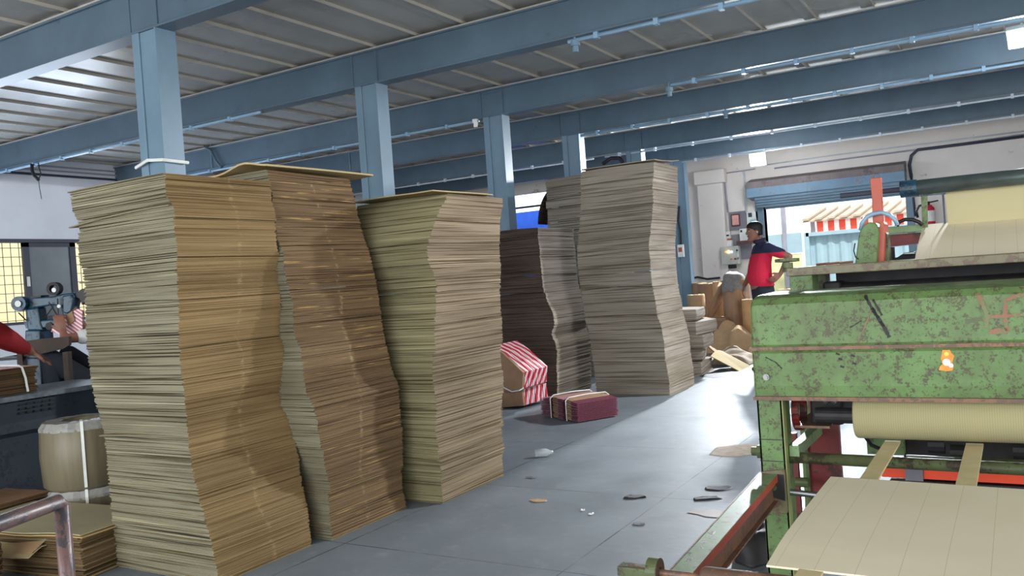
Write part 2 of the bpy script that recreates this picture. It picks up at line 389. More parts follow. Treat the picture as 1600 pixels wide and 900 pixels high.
# pale doors and post left of the gate
t = thing('yard_door', (-4.35, 18.0, -.1), 'pale yellow panelled door leaf with a grey post, outside left of the gate', 'door')
M['paleyel'] = plain('pale_yellow_panel', (226, 226, 170), .6)
M['postgrey'] = plain('grey_post', (150, 150, 165), .5)
yx = lambda px: at(px, 400, 1, 18.0).x
MB().box((yx(1198), 18.0, .1), (yx(1224), 18.05, 1.42)).box((yx(1232), 18.0, .1), (yx(1252), 18.05, 1.42)).build('door_panel', M['paleyel'], t, bevel=.01)
MB().box((yx(1198), 17.98, 1.44), (yx(1254), 18.04, 1.85)).build('upper_panel', M['gateblue'], t)
MB().box((yx(1225), 17.95, -.1), (yx(1231), 18.07, 3.4)).build('post', M['postgrey'], t)
t = thing('striped_awning', (-2.0, 22.0, 2.0), 'red and white striped awning with slatted roof over the yard gate', 'awning')
def awn():
    tt = NT('red_white_stripes'); s_ = tt.n('ShaderNodeSeparateXYZ'); tt.l(tt.n('ShaderNodeNewGeometry').outputs['Position'], s_.inputs[0])
    p = tt.n('ShaderNodeMath', operation='PINGPONG'); p.inputs[1].default_value = .13; tt.l(s_.outputs[0], p.inputs[0])
    l = tt.n('ShaderNodeMath', operation='LESS_THAN'); l.inputs[1].default_value = .075; tt.l(p.outputs[0], l.inputs[0])
    tt.l(tt.mix(l.outputs[0], sl((240, 232, 225)), sl((226, 74, 52))), tt.b.inputs['Base Color']); return tt.m
M['awning'] = awn()
a0 = at(1276, 362, 1, 22); a1 = at(1420, 340, 1, 22)
zt = at(1290, 349, 1, 22).z
MB().box((a0.x, 22, a0.z-.6), (a1.x+1, 22.05, zt+.12)).build('striped_valance', M['awning'], t)
M['rooftile'] = plain('weathered_roof_slats', (176, 158, 140), .8)
mb = MB(); x = a0.x-.3
while x < a1.x+1:
    mb.prism([(x, 21.85, zt+.10), (x+.15, 21.85, zt+.10), (x+.35, 23.2, zt+.42), (x+.20, 23.2, zt+.42)], (0, 0, .05)); x += .3
mb.prism([(a0.x-.3, 21.9, zt+.06), (a1.x+1, 21.9, zt+.06), (a1.x+1.2, 23.2, zt+.38), (a0.x-.1, 23.2, zt+.38)], (0, 0, .03))
mb.build('roof_slats', M['rooftile'], t)
MB().box((a0.x-.2, 22.3, -.1-0), (a0.x-.1, 22.4, zt+.1)).box((a1.x+.5, 22.3, -.1), (a1.x+.6, 22.4, zt+.1)).build('awning_post', M['postgrey'], t)
tag(MB().box((-1.95, 24.5, -.1), (3, 24.7, 3.35)).build('yard_wall', M['cream']), 'low cream building wall behind the striped awning outside', 'wall')
tag(MB().box((-11.6, 17.2, -.1), (-8.2, 17.23, 2.86)).build('blue_tarpaulin', M['sky_blue']), 'bright blue tarpaulin hanging outside the far window behind the stacks', 'tarpaulin')

# shutter door: hood box, rolled slats, guides
t = bpy.data.objects.new('door_1', None); COL.objects.link(t); t.location = (-2.8, YB, 0); t['kind'] = 'structure'
M['shutter'] = worn('shutter_blue', (110, 148, 176), (128, 112, 108), .3, 4, .5, 30)
M['shutbrown'] = worn('shutter_hood_dust', (132, 122, 122), (104, 94, 92), .4, 4, .7, 20)
mb = MB().prism([(-4.22, YB, 2.86), (-4.22, YB-.34, 2.78), (-4.22, YB-.36, 2.66), (-4.22, YB, 2.66)], (2.66, 0, 0)); mb.build('hood_top', M['shutbrown'], t)
mb = MB().prism([(-4.22, YB, 2.66), (-4.22, YB-.36, 2.66), (-4.22, YB-.36, 2.50), (-4.22, YB, 2.46)], (2.66, 0, 0)); mb.build('hood', M['shutter'], t)
mb = MB()
for k in range(4):
    z = 2.50-.045*k
    mb.box((-4.1, YB-.3+.04*k, z-.06), (-1.58, YB-.24+.04*k, z))
mb.build('shutter_slats', M['blue2'], t, bevel=.008)
MB().box((-4.0, YB+.02, 2.28), (-1.62, YB+.1, 2.44)).build('bottom_rail', M['shutter'], t)

# ------------------------------------------------------------------ steel beams, columns, conduits
BY = [3.81, 6.14, 8.36, 10.34, 12.54, 14.5]
BNAME = ['nearest blue steel roof beam crossing the top left corner', 'second blue steel roof beam from the camera',
         'third blue steel roof beam, running to the top right corner', 'fourth blue steel roof beam from the camera',
         'fifth blue steel roof beam, before the last', 'farthest blue steel roof beam, close to the white far wall']
COLX = (-5.23, -4.98)
for i, y in enumerate(BY):
    t = thing('steel_beam', (XL+4, y+.07, 3.2), BNAME[i], 'beam', 'blue steel roof beams')
    x0, x1 = XL, XR
    MB().box((x0, y+.025, 3.215), (x1, y+.125, 3.5)).build('web', M['blue'], t)
    MB().box((x0, y, 3.2), (x1, y+.15, 3.217)).build('flange', M['blue'], t, bevel=.003)
    MB().box((x0, y, 3.5), (x1, y+.15, 3.52)).build('flange', M['blue'], t, bevel=.003)
    MB().box((x0, y-.006, 3.513), (x1, y, 3.526)).build('edge_strip', M['ceil_rib'], t)
    for dx in (-.02, .27):
        MB().box((COLX[0]+dx-.02, y+.012, 3.217), (COLX[0]+dx, y+.026, 3.5)).build('stiffener', M['blue'], t)
    MB().box((COLX[0]-.02, y+.018, 3.217), (COLX[0]+.25, y+.026, 3.47)).build('joint_plate', M['blue'], t, bevel=.003)
CN = ['nearest blue steel column, rising behind the nearest board stack', 'blue steel column behind the gap between second and third stack',
      'third blue steel column, right of the third board stack', 'fourth blue steel column, above the grey background stack',
      'small far blue steel column just above the tall grey stack', 'farthest blue column beside the white wall, with a switch on it']
for i, y in enumerate(BY):
    t = thing('steel_column', (-5.1, y+.08, 0), CN[i], 'column', 'blue steel columns')
    MB().box((-5.155, y+.012, .02), (-4.985, y+.15, 3.2)).build('web', M['blue2'], t, bevel=.004)
    MB().box((-5.23, y+.0, .02), (-5.155, y+.15, 3.2)).build('flange', M['blue2'], t, bevel=.004)
    MB().box((-4.985, y-.002, .02), (-4.972, y+.165, 3.2)).build('flange', M['blue2'], t)
    MB().box((-5.33, y-.08, 0), (-4.88, y+.24, .02)).build('base_plate', M['blue2'], t)
cl = MB(); p0 = [(-5.27, 3.78, 2.28), (-4.93, 3.76, 2.30), (-4.93, 4.0, 2.29)]
cl.tube([(-5.26, 3.79, 2.27), (-5.1, 3.77, 2.30), (-4.955, 3.78, 2.285), (-4.945, 3.98, 2.28)], .012, 6)
tag(cl.build('white_cord', M['strap']), 'white cord tied round the nearest column just above the stack', 'cord')
# switch box on the last column with its cable
t = thing('switch_box', (-4.93, 14.62, 1.32), 'small white switch box with red mark on the farthest blue column', 'switch')
p = at(1064, 392, 1, 14.48)
MB().box((p.x-.05, 14.44, p.z-.11), (p.x+.06, 14.5, p.z+.11)).build('box', M['white'], t, bevel=.006)
MB().box((p.x-.03, 14.435, p.z-.02), (p.x+.035, 14.441, p.z+.06)).build('red_plate', M['redink'], t)
tag(MB().tube([at(1061, 322, 1, 14.48), at(1060, 345, 1, 14.46), at(1063, 362, 1, 14.45), at(1064, 382, 1, 14.45)], .018, 6).build('cable', M['black']), 'black cable hanging on the farthest blue column', 'cable')

def conduit(y, x0, x1, z, yo, step, label, mat='pipe', r=.018, clip=.03, name='conduit_pipe'):
    t = thing(name, (x0, y+yo, z), label, 'pipe', 'conduits under the beams')
    MB().tube([(x0, y+yo, z), (x1, y+yo, z)], r, 8).build('pipe', M[mat], t, smooth=True)
    x = x0+.25
    while x < x1-.1:
        MB().box((x-.018, y+yo-r-.008, z-r-.006), (x+.018, y+yo+r+.008, 3.2)).build('clip', M[mat], t); x += step
    return t
def fitting(px, py, y, label, mat='blue2'):
    p = at(px, py, 1, y); t = thing('lamp_holder', (p.x, y, p.z-.08), label, 'lamp holder', 'empty lamp holders')
    MB().tube([(p.x, y, 3.205), (p.x, y, p.z+.03)], .012, 8).build('stem', M[mat], t)
    cp = MB().tube([(p.x, y, p.z+.04), (p.x, y, p.z+.0)], .038, 12).build('cap', M[mat], t, smooth=False)
    MB().tube([(p.x, y, p.z+.01), (p.x, y, p.z-.05)], .024, 12).build('socket', M[mat], cp)
conduit(6.14, -3.0, 2, 3.175, .03, .5, 'painted conduit under the second beam, starting at a lamp holder')
conduit(8.36, -2.95, 3, 3.175, .02, .5, 'painted conduit under the third beam from its lamp holder to the right')
conduit(8.36, -12, -5.3, 3.18, .02, .6, 'painted conduit under the third beam, left of the columns')
conduit(6.14, -12, -6.5, 3.18, .02, .6, 'painted conduit under the second beam at the far left')
conduit(10.34, -4.95, 4, 3.17, .02, .5, 'painted conduit under the fourth beam from the fourth column')
conduit(12.54, -5.6, 5, 3.165, .02, .6, 'pale conduit under the fifth beam', 'pipe_lt', .014)
conduit(14.5, -5.0, 5, 3.165, .01, .6, 'pale conduit under the farthest beam', 'pipe_lt', .016)
conduit(12.54, -12, -5.8, 3.165, .02, .6, 'pale conduit under the fifth beam, left of the columns', 'pipe_lt', .014)
fitting(899, 72, 6.17, 'blue lamp holder under the second beam, top centre')
fitting(1046, 143, 8.38, 'blue lamp holder under the third beam, right of centre')
fitting(1134, 178, 10.36, 'blue lamp holder under the fourth beam near the floodlight')
fitting(743, 192, 8.38, 'white lamp holder with bulb cage beside the third column', 'white')
fitting(327, 200, 8.38, 'blue lamp holder right of the nearest column', 'blue2')
fitting(545, 232, 10.36, 'blue lamp holder left of the second column')
# hook with cable at the far left under beam 2
p = at(57, 262, 1, 6.1)
t = thing('hanging_cable', (p.x, 6.1, p.z), 'black looped cable with a thin cord under the second beam, far left', 'cable')
MB().tube([at(50, 256, 1, 6.1), at(50, 266, 1, 6.1), at(54, 275, 1, 6.1), at(60, 281, 1, 6.1)], .02, 8).build('loop', M['black'], t, smooth=True)
MB().tube([at(60, 279, 1, 6.1), at(62, 295, 1, 6.1), at(65, 311, 1, 6.1)], .004, 6).build('cord', M['dark'], t)
MB().tube([at(60, 254, 1, 6.1), at(61, 262, 1, 6.1), at(64, 272, 1, 6.1), at(60, 281, 1, 6.1)], .007, 6).build('wire', M['dark'], t)
# black conduit bend behind column 1 on the third beam
tag(MB().tube([at(318, 228, 1, 8.34), at(330, 236, 1, 8.34), at(338, 252, 1, 8.34), at(346, 262, 1, 8.34)], .018, 8).build('flexible_hose', M['blue']), 'thin dark hose bent over the third beam beside the nearest column', 'hose')
tag(MB().tube([(p_ := at(942, 256, 1, 12.5)), at(955, 247, 1, 12.5), at(968, 247, 1, 12.5), at(973, 254, 1, 12.5)], .03, 8).build('coiled_hose', M['dark'], smooth=True), 'dark coiled hose end just above the tall grey stack', 'hose')
# conduits on the far wall and the left wall
def wallpipe(pts, r, mat, label, name='wall_conduit', axis=1, v=YB-.03):
    return tag(MB().tube([at(a, b, axis, v) for a, b in pts], r, 8).build(name, M[mat], smooth=True), label, 'pipe')
wallpipe([(1195, 258), (1300, 243), (1450, 224), (1600, 205)], .012, 'pipe_lt', 'upper grey conduit along the far wall under the last beam')
wallpipe([(1210, 263), (1330, 247), (1470, 229), (1600, 210)], .014, 'postgrey', 'lower grey conduit along the far wall')
wallpipe([(1424, 277), (1421, 258), (1424, 243), (1434, 234), (1460, 231), (1600, 213)], .026, 'frame_dk', 'thick dark conduit curving down the far wall at right')
wallpipe([(1424, 277), (1427, 310), (1430, 338)], .02, 'frame_dk', 'dark drop conduit on the wall behind the machine roller')
wallpipe([(1131, 272), (1134, 300), (1138, 332)], .016, 'postgrey', 'grey conduit dropping to the framed picture on the far wall')
wallpipe([(1163, 268), (1165, 300), (1166, 332)], .014, 'pipe_lt', 'pale conduit dropping to the notice board on the far wall')
wallpipe([(1131, 271), (1160, 267), (1180, 264)], .012, 'postgrey', 'short grey conduit linking the two drops on the far wall')
for k, (z, lab) in enumerate(((3.32, 'lowest'), (3.39, 'middle'), (3.45, 'topmost'))):
    tag(MB().tube([(XL+.03, 2, z), (XL+.03, 14, z)], .012 if k else .018, 8).build('wall_conduit', M['frame_dk' if k == 0 else 'postgrey']), lab+' of three conduits along the top of the left wall', 'pipe')

# floodlights
def flood(px, py, y, w_, h_, aim, power, label, emit):
    p = at(px, py, 1, y); t = thing('floodlight', (p.x, p.y, p.z), label, 'lamp', 'lit floodlights')
    q = Vector(aim).to_track_quat('-Z', 'Y').to_matrix().to_4x4(); q = Matrix.Translation(p) @ q
    MB().box((-w_/2-.02, -h_/2-.02, -.005), (w_/2+.02, h_/2+.02, .05), mat=q).build('housing', M['greybox'], t, bevel=.006)
    m = bpy.data.materials.get('lamp_glass') or plain('lamp_glass', (255, 255, 255), .3, emit=(.93, .97, 1, emit))
    MB().box((-w_/2, -h_/2, -.012), (w_/2, h_/2, -.006), mat=q).build('glass', m, t)
    MB().tube([p+Vector((0, .04, .02)), p+Vector((0, .05, .14))], .012, 8).build('bracket', M['greybox'], t)
    l = lamp('flood_light', 'AREA', p+Vector(aim).normalized()*.03, power, (.9, .95, 1), aim, shape='RECTANGLE', size=w_, size_y=h_)
    l.data.spread = 2.8
    lamp('flood_spill', 'POINT', p+Vector((0, .12, -.12)), power*.06, (.92, .96, 1), shadow_soft_size=.08)
flood(1184, 249, 14.46, .24, .2, (.12, -1, -.45), 430, 'blazing white floodlight under the last beam, above the far wall', 40)
flood(1598, 58, 9.3, .22, .18, (-.1, -.85, -.9), 300, 'blazing white floodlight at the upper right edge between two beams', 40)
TRACK = {
'A':[(0.00,-3.227,2.594,0.760,0.596),(0.06,-3.231,2.594,0.755,0.595),(0.12,-3.253,2.601,0.750,0.607),(0.18,-3.266,2.598,0.740,0.619),(0.24,-3.287,2.601,0.724,0.622),(0.30,-3.313,2.610,0.708,0.626),(0.36,-3.329,2.611,0.691,0.640),(0.42,-3.341,2.608,0.678,0.652),(0.48,-3.355,2.604,0.662,0.659),(0.54,-3.379,2.610,0.652,0.666),(0.60,-3.390,2.614,0.651,0.671),(0.66,-3.398,2.618,0.652,0.673),(0.72,-3.400,2.618,0.667,0.673),(0.78,-3.385,2.605,0.685,0.670),(0.84,-3.374,2.594,0.693,0.668),(0.90,-3.367,2.586,0.700,0.662),(0.96,-3.364,2.582,0.705,0.656),(1.02,-3.364,2.580,0.709,0.649),(1.08,-3.360,2.578,0.714,0.647),(1.14,-3.354,2.579,0.718,0.643),(1.20,-3.348,2.579,0.721,0.640),(1.26,-3.342,2.580,0.725,0.635),(1.32,-3.339,2.581,0.726,0.632),(1.38,-3.336,2.583,0.727,0.629),(1.44,-3.331,2.581,0.725,0.635),(1.50,-3.329,2.581,0.734,0.643),(1.56,-3.308,2.569,0.764,0.610),(1.62,-3.304,2.561,0.748,0.617),(1.68,-3.311,2.565,0.740,0.619),(1.74,-3.320,2.572,0.743,0.620),(1.80,-3.349,2.560,0.729,0.645),(1.86,-3.336,2.550,0.741,0.641),(1.89,-3.333,2.549,0.741,0.639)],
'B':[(0.00,-3.175,3.297,0.750,0.629),(0.06,-3.173,3.292,0.750,0.620),(0.12,-3.192,3.309,0.750,0.614),(0.18,-3.195,3.313,0.750,0.616),(0.24,-3.200,3.320,0.750,0.617),(0.30,-3.215,3.331,0.750,0.631),(0.36,-3.212,3.309,0.750,0.655),(0.42,-3.200,3.290,0.750,0.664),(0.48,-3.191,3.275,0.750,0.672),(0.54,-3.185,3.262,0.750,0.678),(0.60,-3.182,3.252,0.750,0.682),(0.66,-3.178,3.243,0.750,0.689),(0.72,-3.164,3.208,0.750,0.706),(0.78,-3.199,3.193,0.750,0.723),(0.84,-3.210,3.197,0.750,0.709),(0.90,-3.222,3.205,0.750,0.702),(0.96,-3.232,3.217,0.750,0.689),(1.02,-3.241,3.229,0.750,0.679),(1.08,-3.253,3.206,0.750,0.706),(1.14,-3.256,3.201,0.750,0.709),(1.20,-3.259,3.207,0.750,0.701),(1.26,-3.263,3.216,0.750,0.691),(1.32,-3.272,3.207,0.750,0.702),(1.38,-3.281,3.194,0.750,0.711),(1.44,-3.289,3.190,0.750,0.709),(1.50,-3.298,3.201,0.750,0.694),(1.56,-3.311,3.214,0.750,0.681),(1.62,-3.328,3.207,0.750,0.694),(1.68,-3.343,3.217,0.750,0.678),(1.74,-3.359,3.229,0.750,0.667),(1.80,-3.373,3.237,0.750,0.660),(1.86,-3.386,3.244,0.750,0.656),(1.92,-3.401,3.249,0.750,0.650),(1.97,-3.413,3.247,0.750,0.653)],
'C':[(0.00,-3.011,4.063,0.700,0.703),(0.06,-3.018,4.075,0.700,0.701),(0.12,-3.033,4.094,0.700,0.709),(0.18,-3.023,4.076,0.700,0.723),(0.24,-3.023,4.071,0.700,0.714),(0.30,-3.025,4.072,0.700,0.717),(0.36,-3.024,4.074,0.700,0.716),(0.42,-3.030,4.066,0.700,0.739),(0.48,-3.018,4.055,0.700,0.747),(0.54,-3.003,4.053,0.700,0.747),(0.60,-2.996,4.041,0.700,0.760),(0.66,-2.991,4.028,0.700,0.769),(0.72,-2.989,4.019,0.700,0.776),(0.78,-2.986,4.018,0.700,0.773),(0.84,-2.982,4.022,0.700,0.767),(0.90,-2.972,4.025,0.700,0.770),(0.96,-2.966,4.034,0.700,0.757),(1.02,-2.965,4.023,0.700,0.771),(1.08,-2.960,4.038,0.700,0.748),(1.14,-2.959,4.059,0.700,0.725),(1.20,-2.961,4.070,0.700,0.720),(1.26,-2.960,4.072,0.700,0.723),(1.32,-2.957,4.070,0.700,0.729),(1.38,-2.954,4.048,0.700,0.759),(1.44,-2.951,4.007,0.700,0.808),(1.50,-2.938,3.989,0.700,0.808),(1.56,-2.932,3.992,0.700,0.798),(1.62,-2.925,4.023,0.700,0.762),(1.68,-2.923,4.067,0.700,0.726),(1.74,-2.915,4.092,0.700,0.705),(1.80,-2.921,4.166,0.700,0.671),(1.86,-3.009,4.342,0.738,0.650)],
'D':[(0.00,-3.149,8.266,0.825,0.767),(0.06,-3.147,8.265,0.829,0.769),(0.12,-3.145,8.263,0.833,0.769),(0.18,-3.148,8.257,0.832,0.775),(0.24,-3.154,8.254,0.827,0.778),(0.30,-3.161,8.253,0.823,0.782),(0.36,-3.164,8.257,0.826,0.778),(0.42,-3.164,8.257,0.829,0.777),(0.48,-3.164,8.257,0.832,0.777),(0.54,-3.167,8.259,0.833,0.776),(0.60,-3.174,8.263,0.830,0.763),(0.66,-3.182,8.267,0.832,0.750),(0.72,-3.193,8.266,0.835,0.748),(0.78,-3.207,8.257,0.833,0.765),(0.84,-3.221,8.254,0.826,0.780),(0.90,-3.227,8.256,0.827,0.774),(0.96,-3.233,8.258,0.828,0.769),(1.02,-3.244,8.264,0.825,0.755),(1.08,-3.251,8.264,0.824,0.760),(1.14,-3.254,8.265,0.826,0.758),(1.20,-3.257,8.265,0.827,0.756),(1.26,-3.259,8.265,0.828,0.756),(1.32,-3.256,8.265,0.831,0.756),(1.38,-3.252,8.264,0.835,0.754),(1.44,-3.253,8.262,0.833,0.764),(1.50,-3.257,8.257,0.826,0.782),(1.56,-3.253,8.251,0.826,0.785),(1.62,-3.244,8.254,0.831,0.774),(1.68,-3.235,8.259,0.830,0.764),(1.74,-3.227,8.265,0.829,0.756),(1.80,-3.219,8.270,0.829,0.748),(1.86,-3.211,8.273,0.831,0.744),(1.92,-3.202,8.274,0.833,0.743),(1.98,-3.193,8.275,0.834,0.742),(2.04,-3.190,8.274,0.830,0.753),(2.10,-3.190,8.273,0.823,0.762),(2.16,-3.184,8.269,0.820,0.762),(2.22,-3.174,8.275,0.825,0.747),(2.28,-3.164,8.285,0.832,0.730),(2.34,-3.158,8.285,0.834,0.725),(2.40,-3.154,8.286,0.833,0.725),(2.42,-3.152,8.285,0.833,0.725)],
'E':[(0.00,-4.439,8.295,0.850,0.800),(0.06,-4.440,8.297,0.850,0.800),(0.12,-4.439,8.298,0.850,0.800),(0.18,-4.443,8.297,0.850,0.800),(0.24,-4.448,8.297,0.850,0.800),(0.30,-4.443,8.299,0.850,0.800),(0.36,-4.431,8.302,0.850,0.800),(0.42,-4.433,8.300,0.850,0.800),(0.48,-4.436,8.299,0.850,0.800),(0.54,-4.439,8.298,0.850,0.800),(0.60,-4.464,8.292,0.850,0.800),(0.66,-4.486,8.290,0.850,0.800),(0.72,-4.465,8.299,0.850,0.800),(0.78,-4.448,8.302,0.850,0.800),(0.84,-4.451,8.299,0.850,0.800),(0.90,-4.455,8.297,0.850,0.800),(0.96,-4.480,8.291,0.850,0.800),(1.02,-4.510,8.286,0.850,0.800),(1.08,-4.525,8.287,0.850,0.800),(1.14,-4.537,8.288,0.850,0.800),(1.20,-4.549,8.288,0.850,0.800),(1.26,-4.552,8.290,0.850,0.800),(1.32,-4.553,8.291,0.850,0.800),(1.38,-4.556,8.291,0.850,0.800),(1.44,-4.559,8.290,0.850,0.800),(1.50,-4.563,8.290,0.850,0.800),(1.56,-4.563,8.291,0.850,0.800),(1.62,-4.559,8.292,0.850,0.800),(1.68,-4.566,8.290,0.850,0.800),(1.74,-4.572,8.289,0.850,0.800),(1.80,-4.568,8.291,0.850,0.800),(1.87,-4.563,8.292,0.850,0.800)],
}
# ================================================================== board stacks
def track(tr, z):
    if z <= tr[0][0]: return tr[0][1:]
    for a, b in zip(tr, tr[1:]):
        if z <= b[0]:
            k = (z-a[0])/(b[0]-a[0]+1e-9); return tuple(p+(q-p)*k for p, q in zip(a[1:], b[1:]))
    return tr[-1][1:]
def sheet_mesh(mb, x0, x1, y0, y1, z, th, warp, n=6, yaw=0, droop=(0, 0, 0)):
    """one board: grid top and bottom; material 0 faces, 1 flute ends (+-Y), 2 slit sides (+-X)"""
    base = len(mb.v); N = n+1
    cx, cy = (x0+x1)/2, (y0+y1)/2; c, s_ = math.cos(yaw), math.sin(yaw)
    for lev in (0, 1):
        for j in range(N):
            for i in range(N):
                u, v = i/n, j/n; x = x0+(x1-x0)*u; y = y0+(y1-y0)*v
                zz = z+lev*th+warp(u, v)
                mb.v.append(Vector((cx+(x-cx)*c-(y-cy)*s_, cy+(x-cx)*s_+(y-cy)*c, zz)))
    idx = lambda l, i, j: base+l*N*N+j*N+i
    for j in range(n):
        for i in range(n):
            mb.f.append((idx(1, i, j), idx(1, i+1, j), idx(1, i+1, j+1), idx(1, i, j+1))); mb.mi.append(0)
            mb.f.append((idx(0, i, j), idx(0, i, j+1), idx(0, i+1, j+1), idx(0, i+1, j))); mb.mi.append(0)
    for i in range(n):
        mb.f.append((idx(0, i, 0), idx(0, i+1, 0), idx(1, i+1, 0), idx(1, i, 0))); mb.mi.append(1)
        mb.f.append((idx(0, i+1, n), idx(0, i, n), idx(1, i, n), idx(1, i+1, n))); mb.mi.append(1)
        mb.f.append((idx(0, n, i), idx(0, n, i+1), idx(1, n, i+1), idx(1, n, i))); mb.mi.append(2)
        mb.f.append((idx(0, 0, i+1), idx(0, 0, i), idx(1, 0, i), idx(1, 0, i+1))); mb.mi.append(2)
def stack_sheets(key, ztop, pitch, seed, emit, bundle=(22, 38), amp=.010, jit=.0035, bjit=.004, outs=()):
    """calls emit(i, fn) for every sheet, fn(mb) adds the sheet"""
    rnd = random.Random(seed); tr = TRACK[key]; N = int(ztop/pitch); nxt = 0; bx = by = byaw = 0; gap = 0
    tot = 0; bdl = []
    while tot < N: k = rnd.randint(*bundle); bdl.append(tot); tot += k
    cur = -1
    for i in range(N):
        z = i*pitch
        if cur+1 < len(bdl) and i >= bdl[cur+1]:
            cur += 1; bx, by, byaw = rnd.uniform(-bjit, bjit), rnd.uniform(-bjit, bjit), rnd.uniform(-.006, .006); first = True
            th = pitch*.42
        else: first = False; th = pitch*.93
        xr, y0, W, D = track(tr, z)
        s1 = noise.noise((z*4.1, seed, 0))*1.1-.25; s2 = noise.noise((z*3.3, seed, 9)); s3 = noise.noise((z*2.2, seed, 4))
        jx, jy = rnd.uniform(-jit, jit), rnd.uniform(-jit, jit)*1.4
        if rnd.random() < .05: jx += .004; jy -= .007
        yaw = byaw+rnd.uniform(-.002, .002)
        ov = 0; dr = 0
        for zz, o_, d_ in outs:
            if abs(z-zz) < pitch*.5: ov, dr = o_, d_
        def fn(mb, xr=xr, y0=y0, W=W, D=D, z=z, th=th, s1=s1, s2=s2, s3=s3, jx=jx, jy=jy, yaw=yaw, ov=ov, dr=dr, i=i):
            fade = min(1, z/.15)
            def warp(u, v):
                e = (2*u-1); g = (2*v-1)
                r = amp*fade*(s1*e*e + s2*(g*g-.4)*.6 + s3*.5*e*g)
                return r - dr*(1-u)**2*(1-v)**1.5
            sheet_mesh(mb, xr-W+jx+bx_(i)-ov, xr+jx+bx_(i), y0+jy-ov*.5, y0+D+jy, z, th, warp, 6, yaw)
        bxv = bx
        def bx_(i, b=bx): return b
        emit(i, fn)

# front stack: every sheet its own thing (three hundred of them)
zA = 1.905; pA = zA/300
def emitA(i, fn):
    mb = MB(); fn(mb)
    o = mb.build('cardboard_sheet', [M['boardtop'], M['flute'], M['edgeA']])
    tag(o, 'brown corrugated board sheet in the tall leaning stack nearest the camera', 'cardboard sheet', 'board sheets of the nearest stack')
stack_sheets('A', zA, pA, 3, emitA, amp=.012, outs=((1.755, .045, .03), (1.45, .02, .006), (.665, .03, .01), (1.9, .015, .0)))
def big_stack(key, ztop, pitch, seed, mats, name, label, **kw):
    mb = MB(); stack_sheets(key, ztop, pitch, seed, lambda i, fn: fn(mb), **kw)
    return tag(mb.build(name, mats), label, 'cardboard stack', kind='stuff')
big_stack('B', 1.985, .0066, 11, [M['boardtop'], M['flute'], M['edgeB']], 'cardboard_sheet_stack', 'second tall stack of rust-streaked brown board, topped by a curled sheet', amp=.014, bjit=.007)
big_stack('C', 1.87, .0066, 23, [M['boardtop'], M['fluteC'], M['edgeC']], 'cardboard_sheet_stack', 'third tall stack of pale olive board, its right side facing the aisle', amp=.013, bundle=(14, 34), bjit=.006, outs=((.33, .012, 0), (1.5, .02, 0), (1.2, .015, 0)))
big_stack('D', 2.425, .0098, 31, [M['boardtop'], M['fluteD'], M['edgeD']], 'cardboard_sheet_stack', 'tallest stack of grey board, standing alone at the end of the row', amp=.02, bundle=(14, 22), bjit=.006, outs=((2.2, .05, .0), (2.06, .05, 0), (1.93, .03, 0)))
# stack E, between C and D: front edges coloured dark for the shadow
TRACK['E2'] = [(0, -4.265, 7.9, .68, .84), (.35, -4.25, 7.9, .70, .84)] + [((a-1.3)*.953+1.3, b*.953, 7.9, min(.70, 4.96+b*.953), .84) for a, b, *_ in TRACK['E'] if a > .45]
big_stack('E2', 1.845, .0095, 41, [M['boardtop'], M['edgeE'], M['edgeD']], 'cardboard_sheet_stack', 'shorter brown board stack, front coloured dark as in shadow, left of the tallest stack', amp=.014, bundle=(10, 24), bjit=.008)
TRACK['F'] = [(0, -4.3, 9.7, .85, .58), (1.7, -4.33, 9.7, .84, .58), (2.0, -4.33, 9.68, .86, .58), (2.3, -4.36, 9.7, .83, .58), (2.6, -4.38, 9.7, .82, .58)]
big_stack('F', 2.57, .012, 47, [M['boardtop'], M['fluteD'], M['edgeD']], 'cardboard_sheet_stack', 'tall grey board stack at the back, seen above the dark stack', amp=.02, bundle=(10, 18), bjit=.012)

def slab(pts_fn, nu, nv, th):
    """curved sheet from a surface function p(u,v)->Vector, with thickness downwards"""
    mb = MB(); base = 0
    for lev in (0, 1):
        for j in range(nv+1):
            for i in range(nu+1): mb.v.append(pts_fn(i/nu, j/nv)-Vector((0, 0, th*(1-lev))))
    N = nu+1; K = N*(nv+1)
    for j in range(nv):
        for i in range(nu):
            a, b, c, d = j*N+i, j*N+i+1, (j+1)*N+i+1, (j+1)*N+i
            mb.f.append((a+K, b+K, c+K, d+K)); mb.mi.append(0); mb.f.append((d, c, b, a)); mb.mi.append(0)
    for i in range(nu): mb.f.append((i, i+1, i+1+K, i+K)); mb.mi.append(0); q = nv*N; mb.f.append((q+i+1, q+i, q+i+K, q+i+1+K)); mb.mi.append(0)
    for j in range(nv): mb.f.append(((j+1)*N, j*N, j*N+K, (j+1)*N+K)); mb.mi.append(0); mb.f.append((j*N+nu, (j+1)*N+nu, (j+1)*N+nu+K, j*N+nu+K)); mb.mi.append(0)
    return mb
# curled sheet on top of B: left part droops, right part runs over the far edge
def curl(u, v):
    x = -4.2+.84*u; y = 3.2+.86*v
    z = 1.99+.004*math.sin(v*3)+.012*v + .006*math.sin(u*7)
    z += .045*math.exp(-((u-.78)/.16)**2)*(1-v)**2 - .0*u
    return Vector((x, y, z))
tag(slab(curl, 20, 12, .010).build('cardboard_sheet', M['boardtop'], smooth=False), 'loose pale sheet with a curled front lying on the second stack', 'cardboard sheet')
def curlc(u, v):
    return Vector((-3.66+.68*u, 4.20+.68*v-.06*u, 1.874+.004*math.sin(u*5+v*3)+.002*u))
tag(slab(curlc, 10, 10, .007).build('cardboard_sheet', M['boardtop']), 'pale loose sheet lying askew on top of the third stack', 'cardboard sheet')
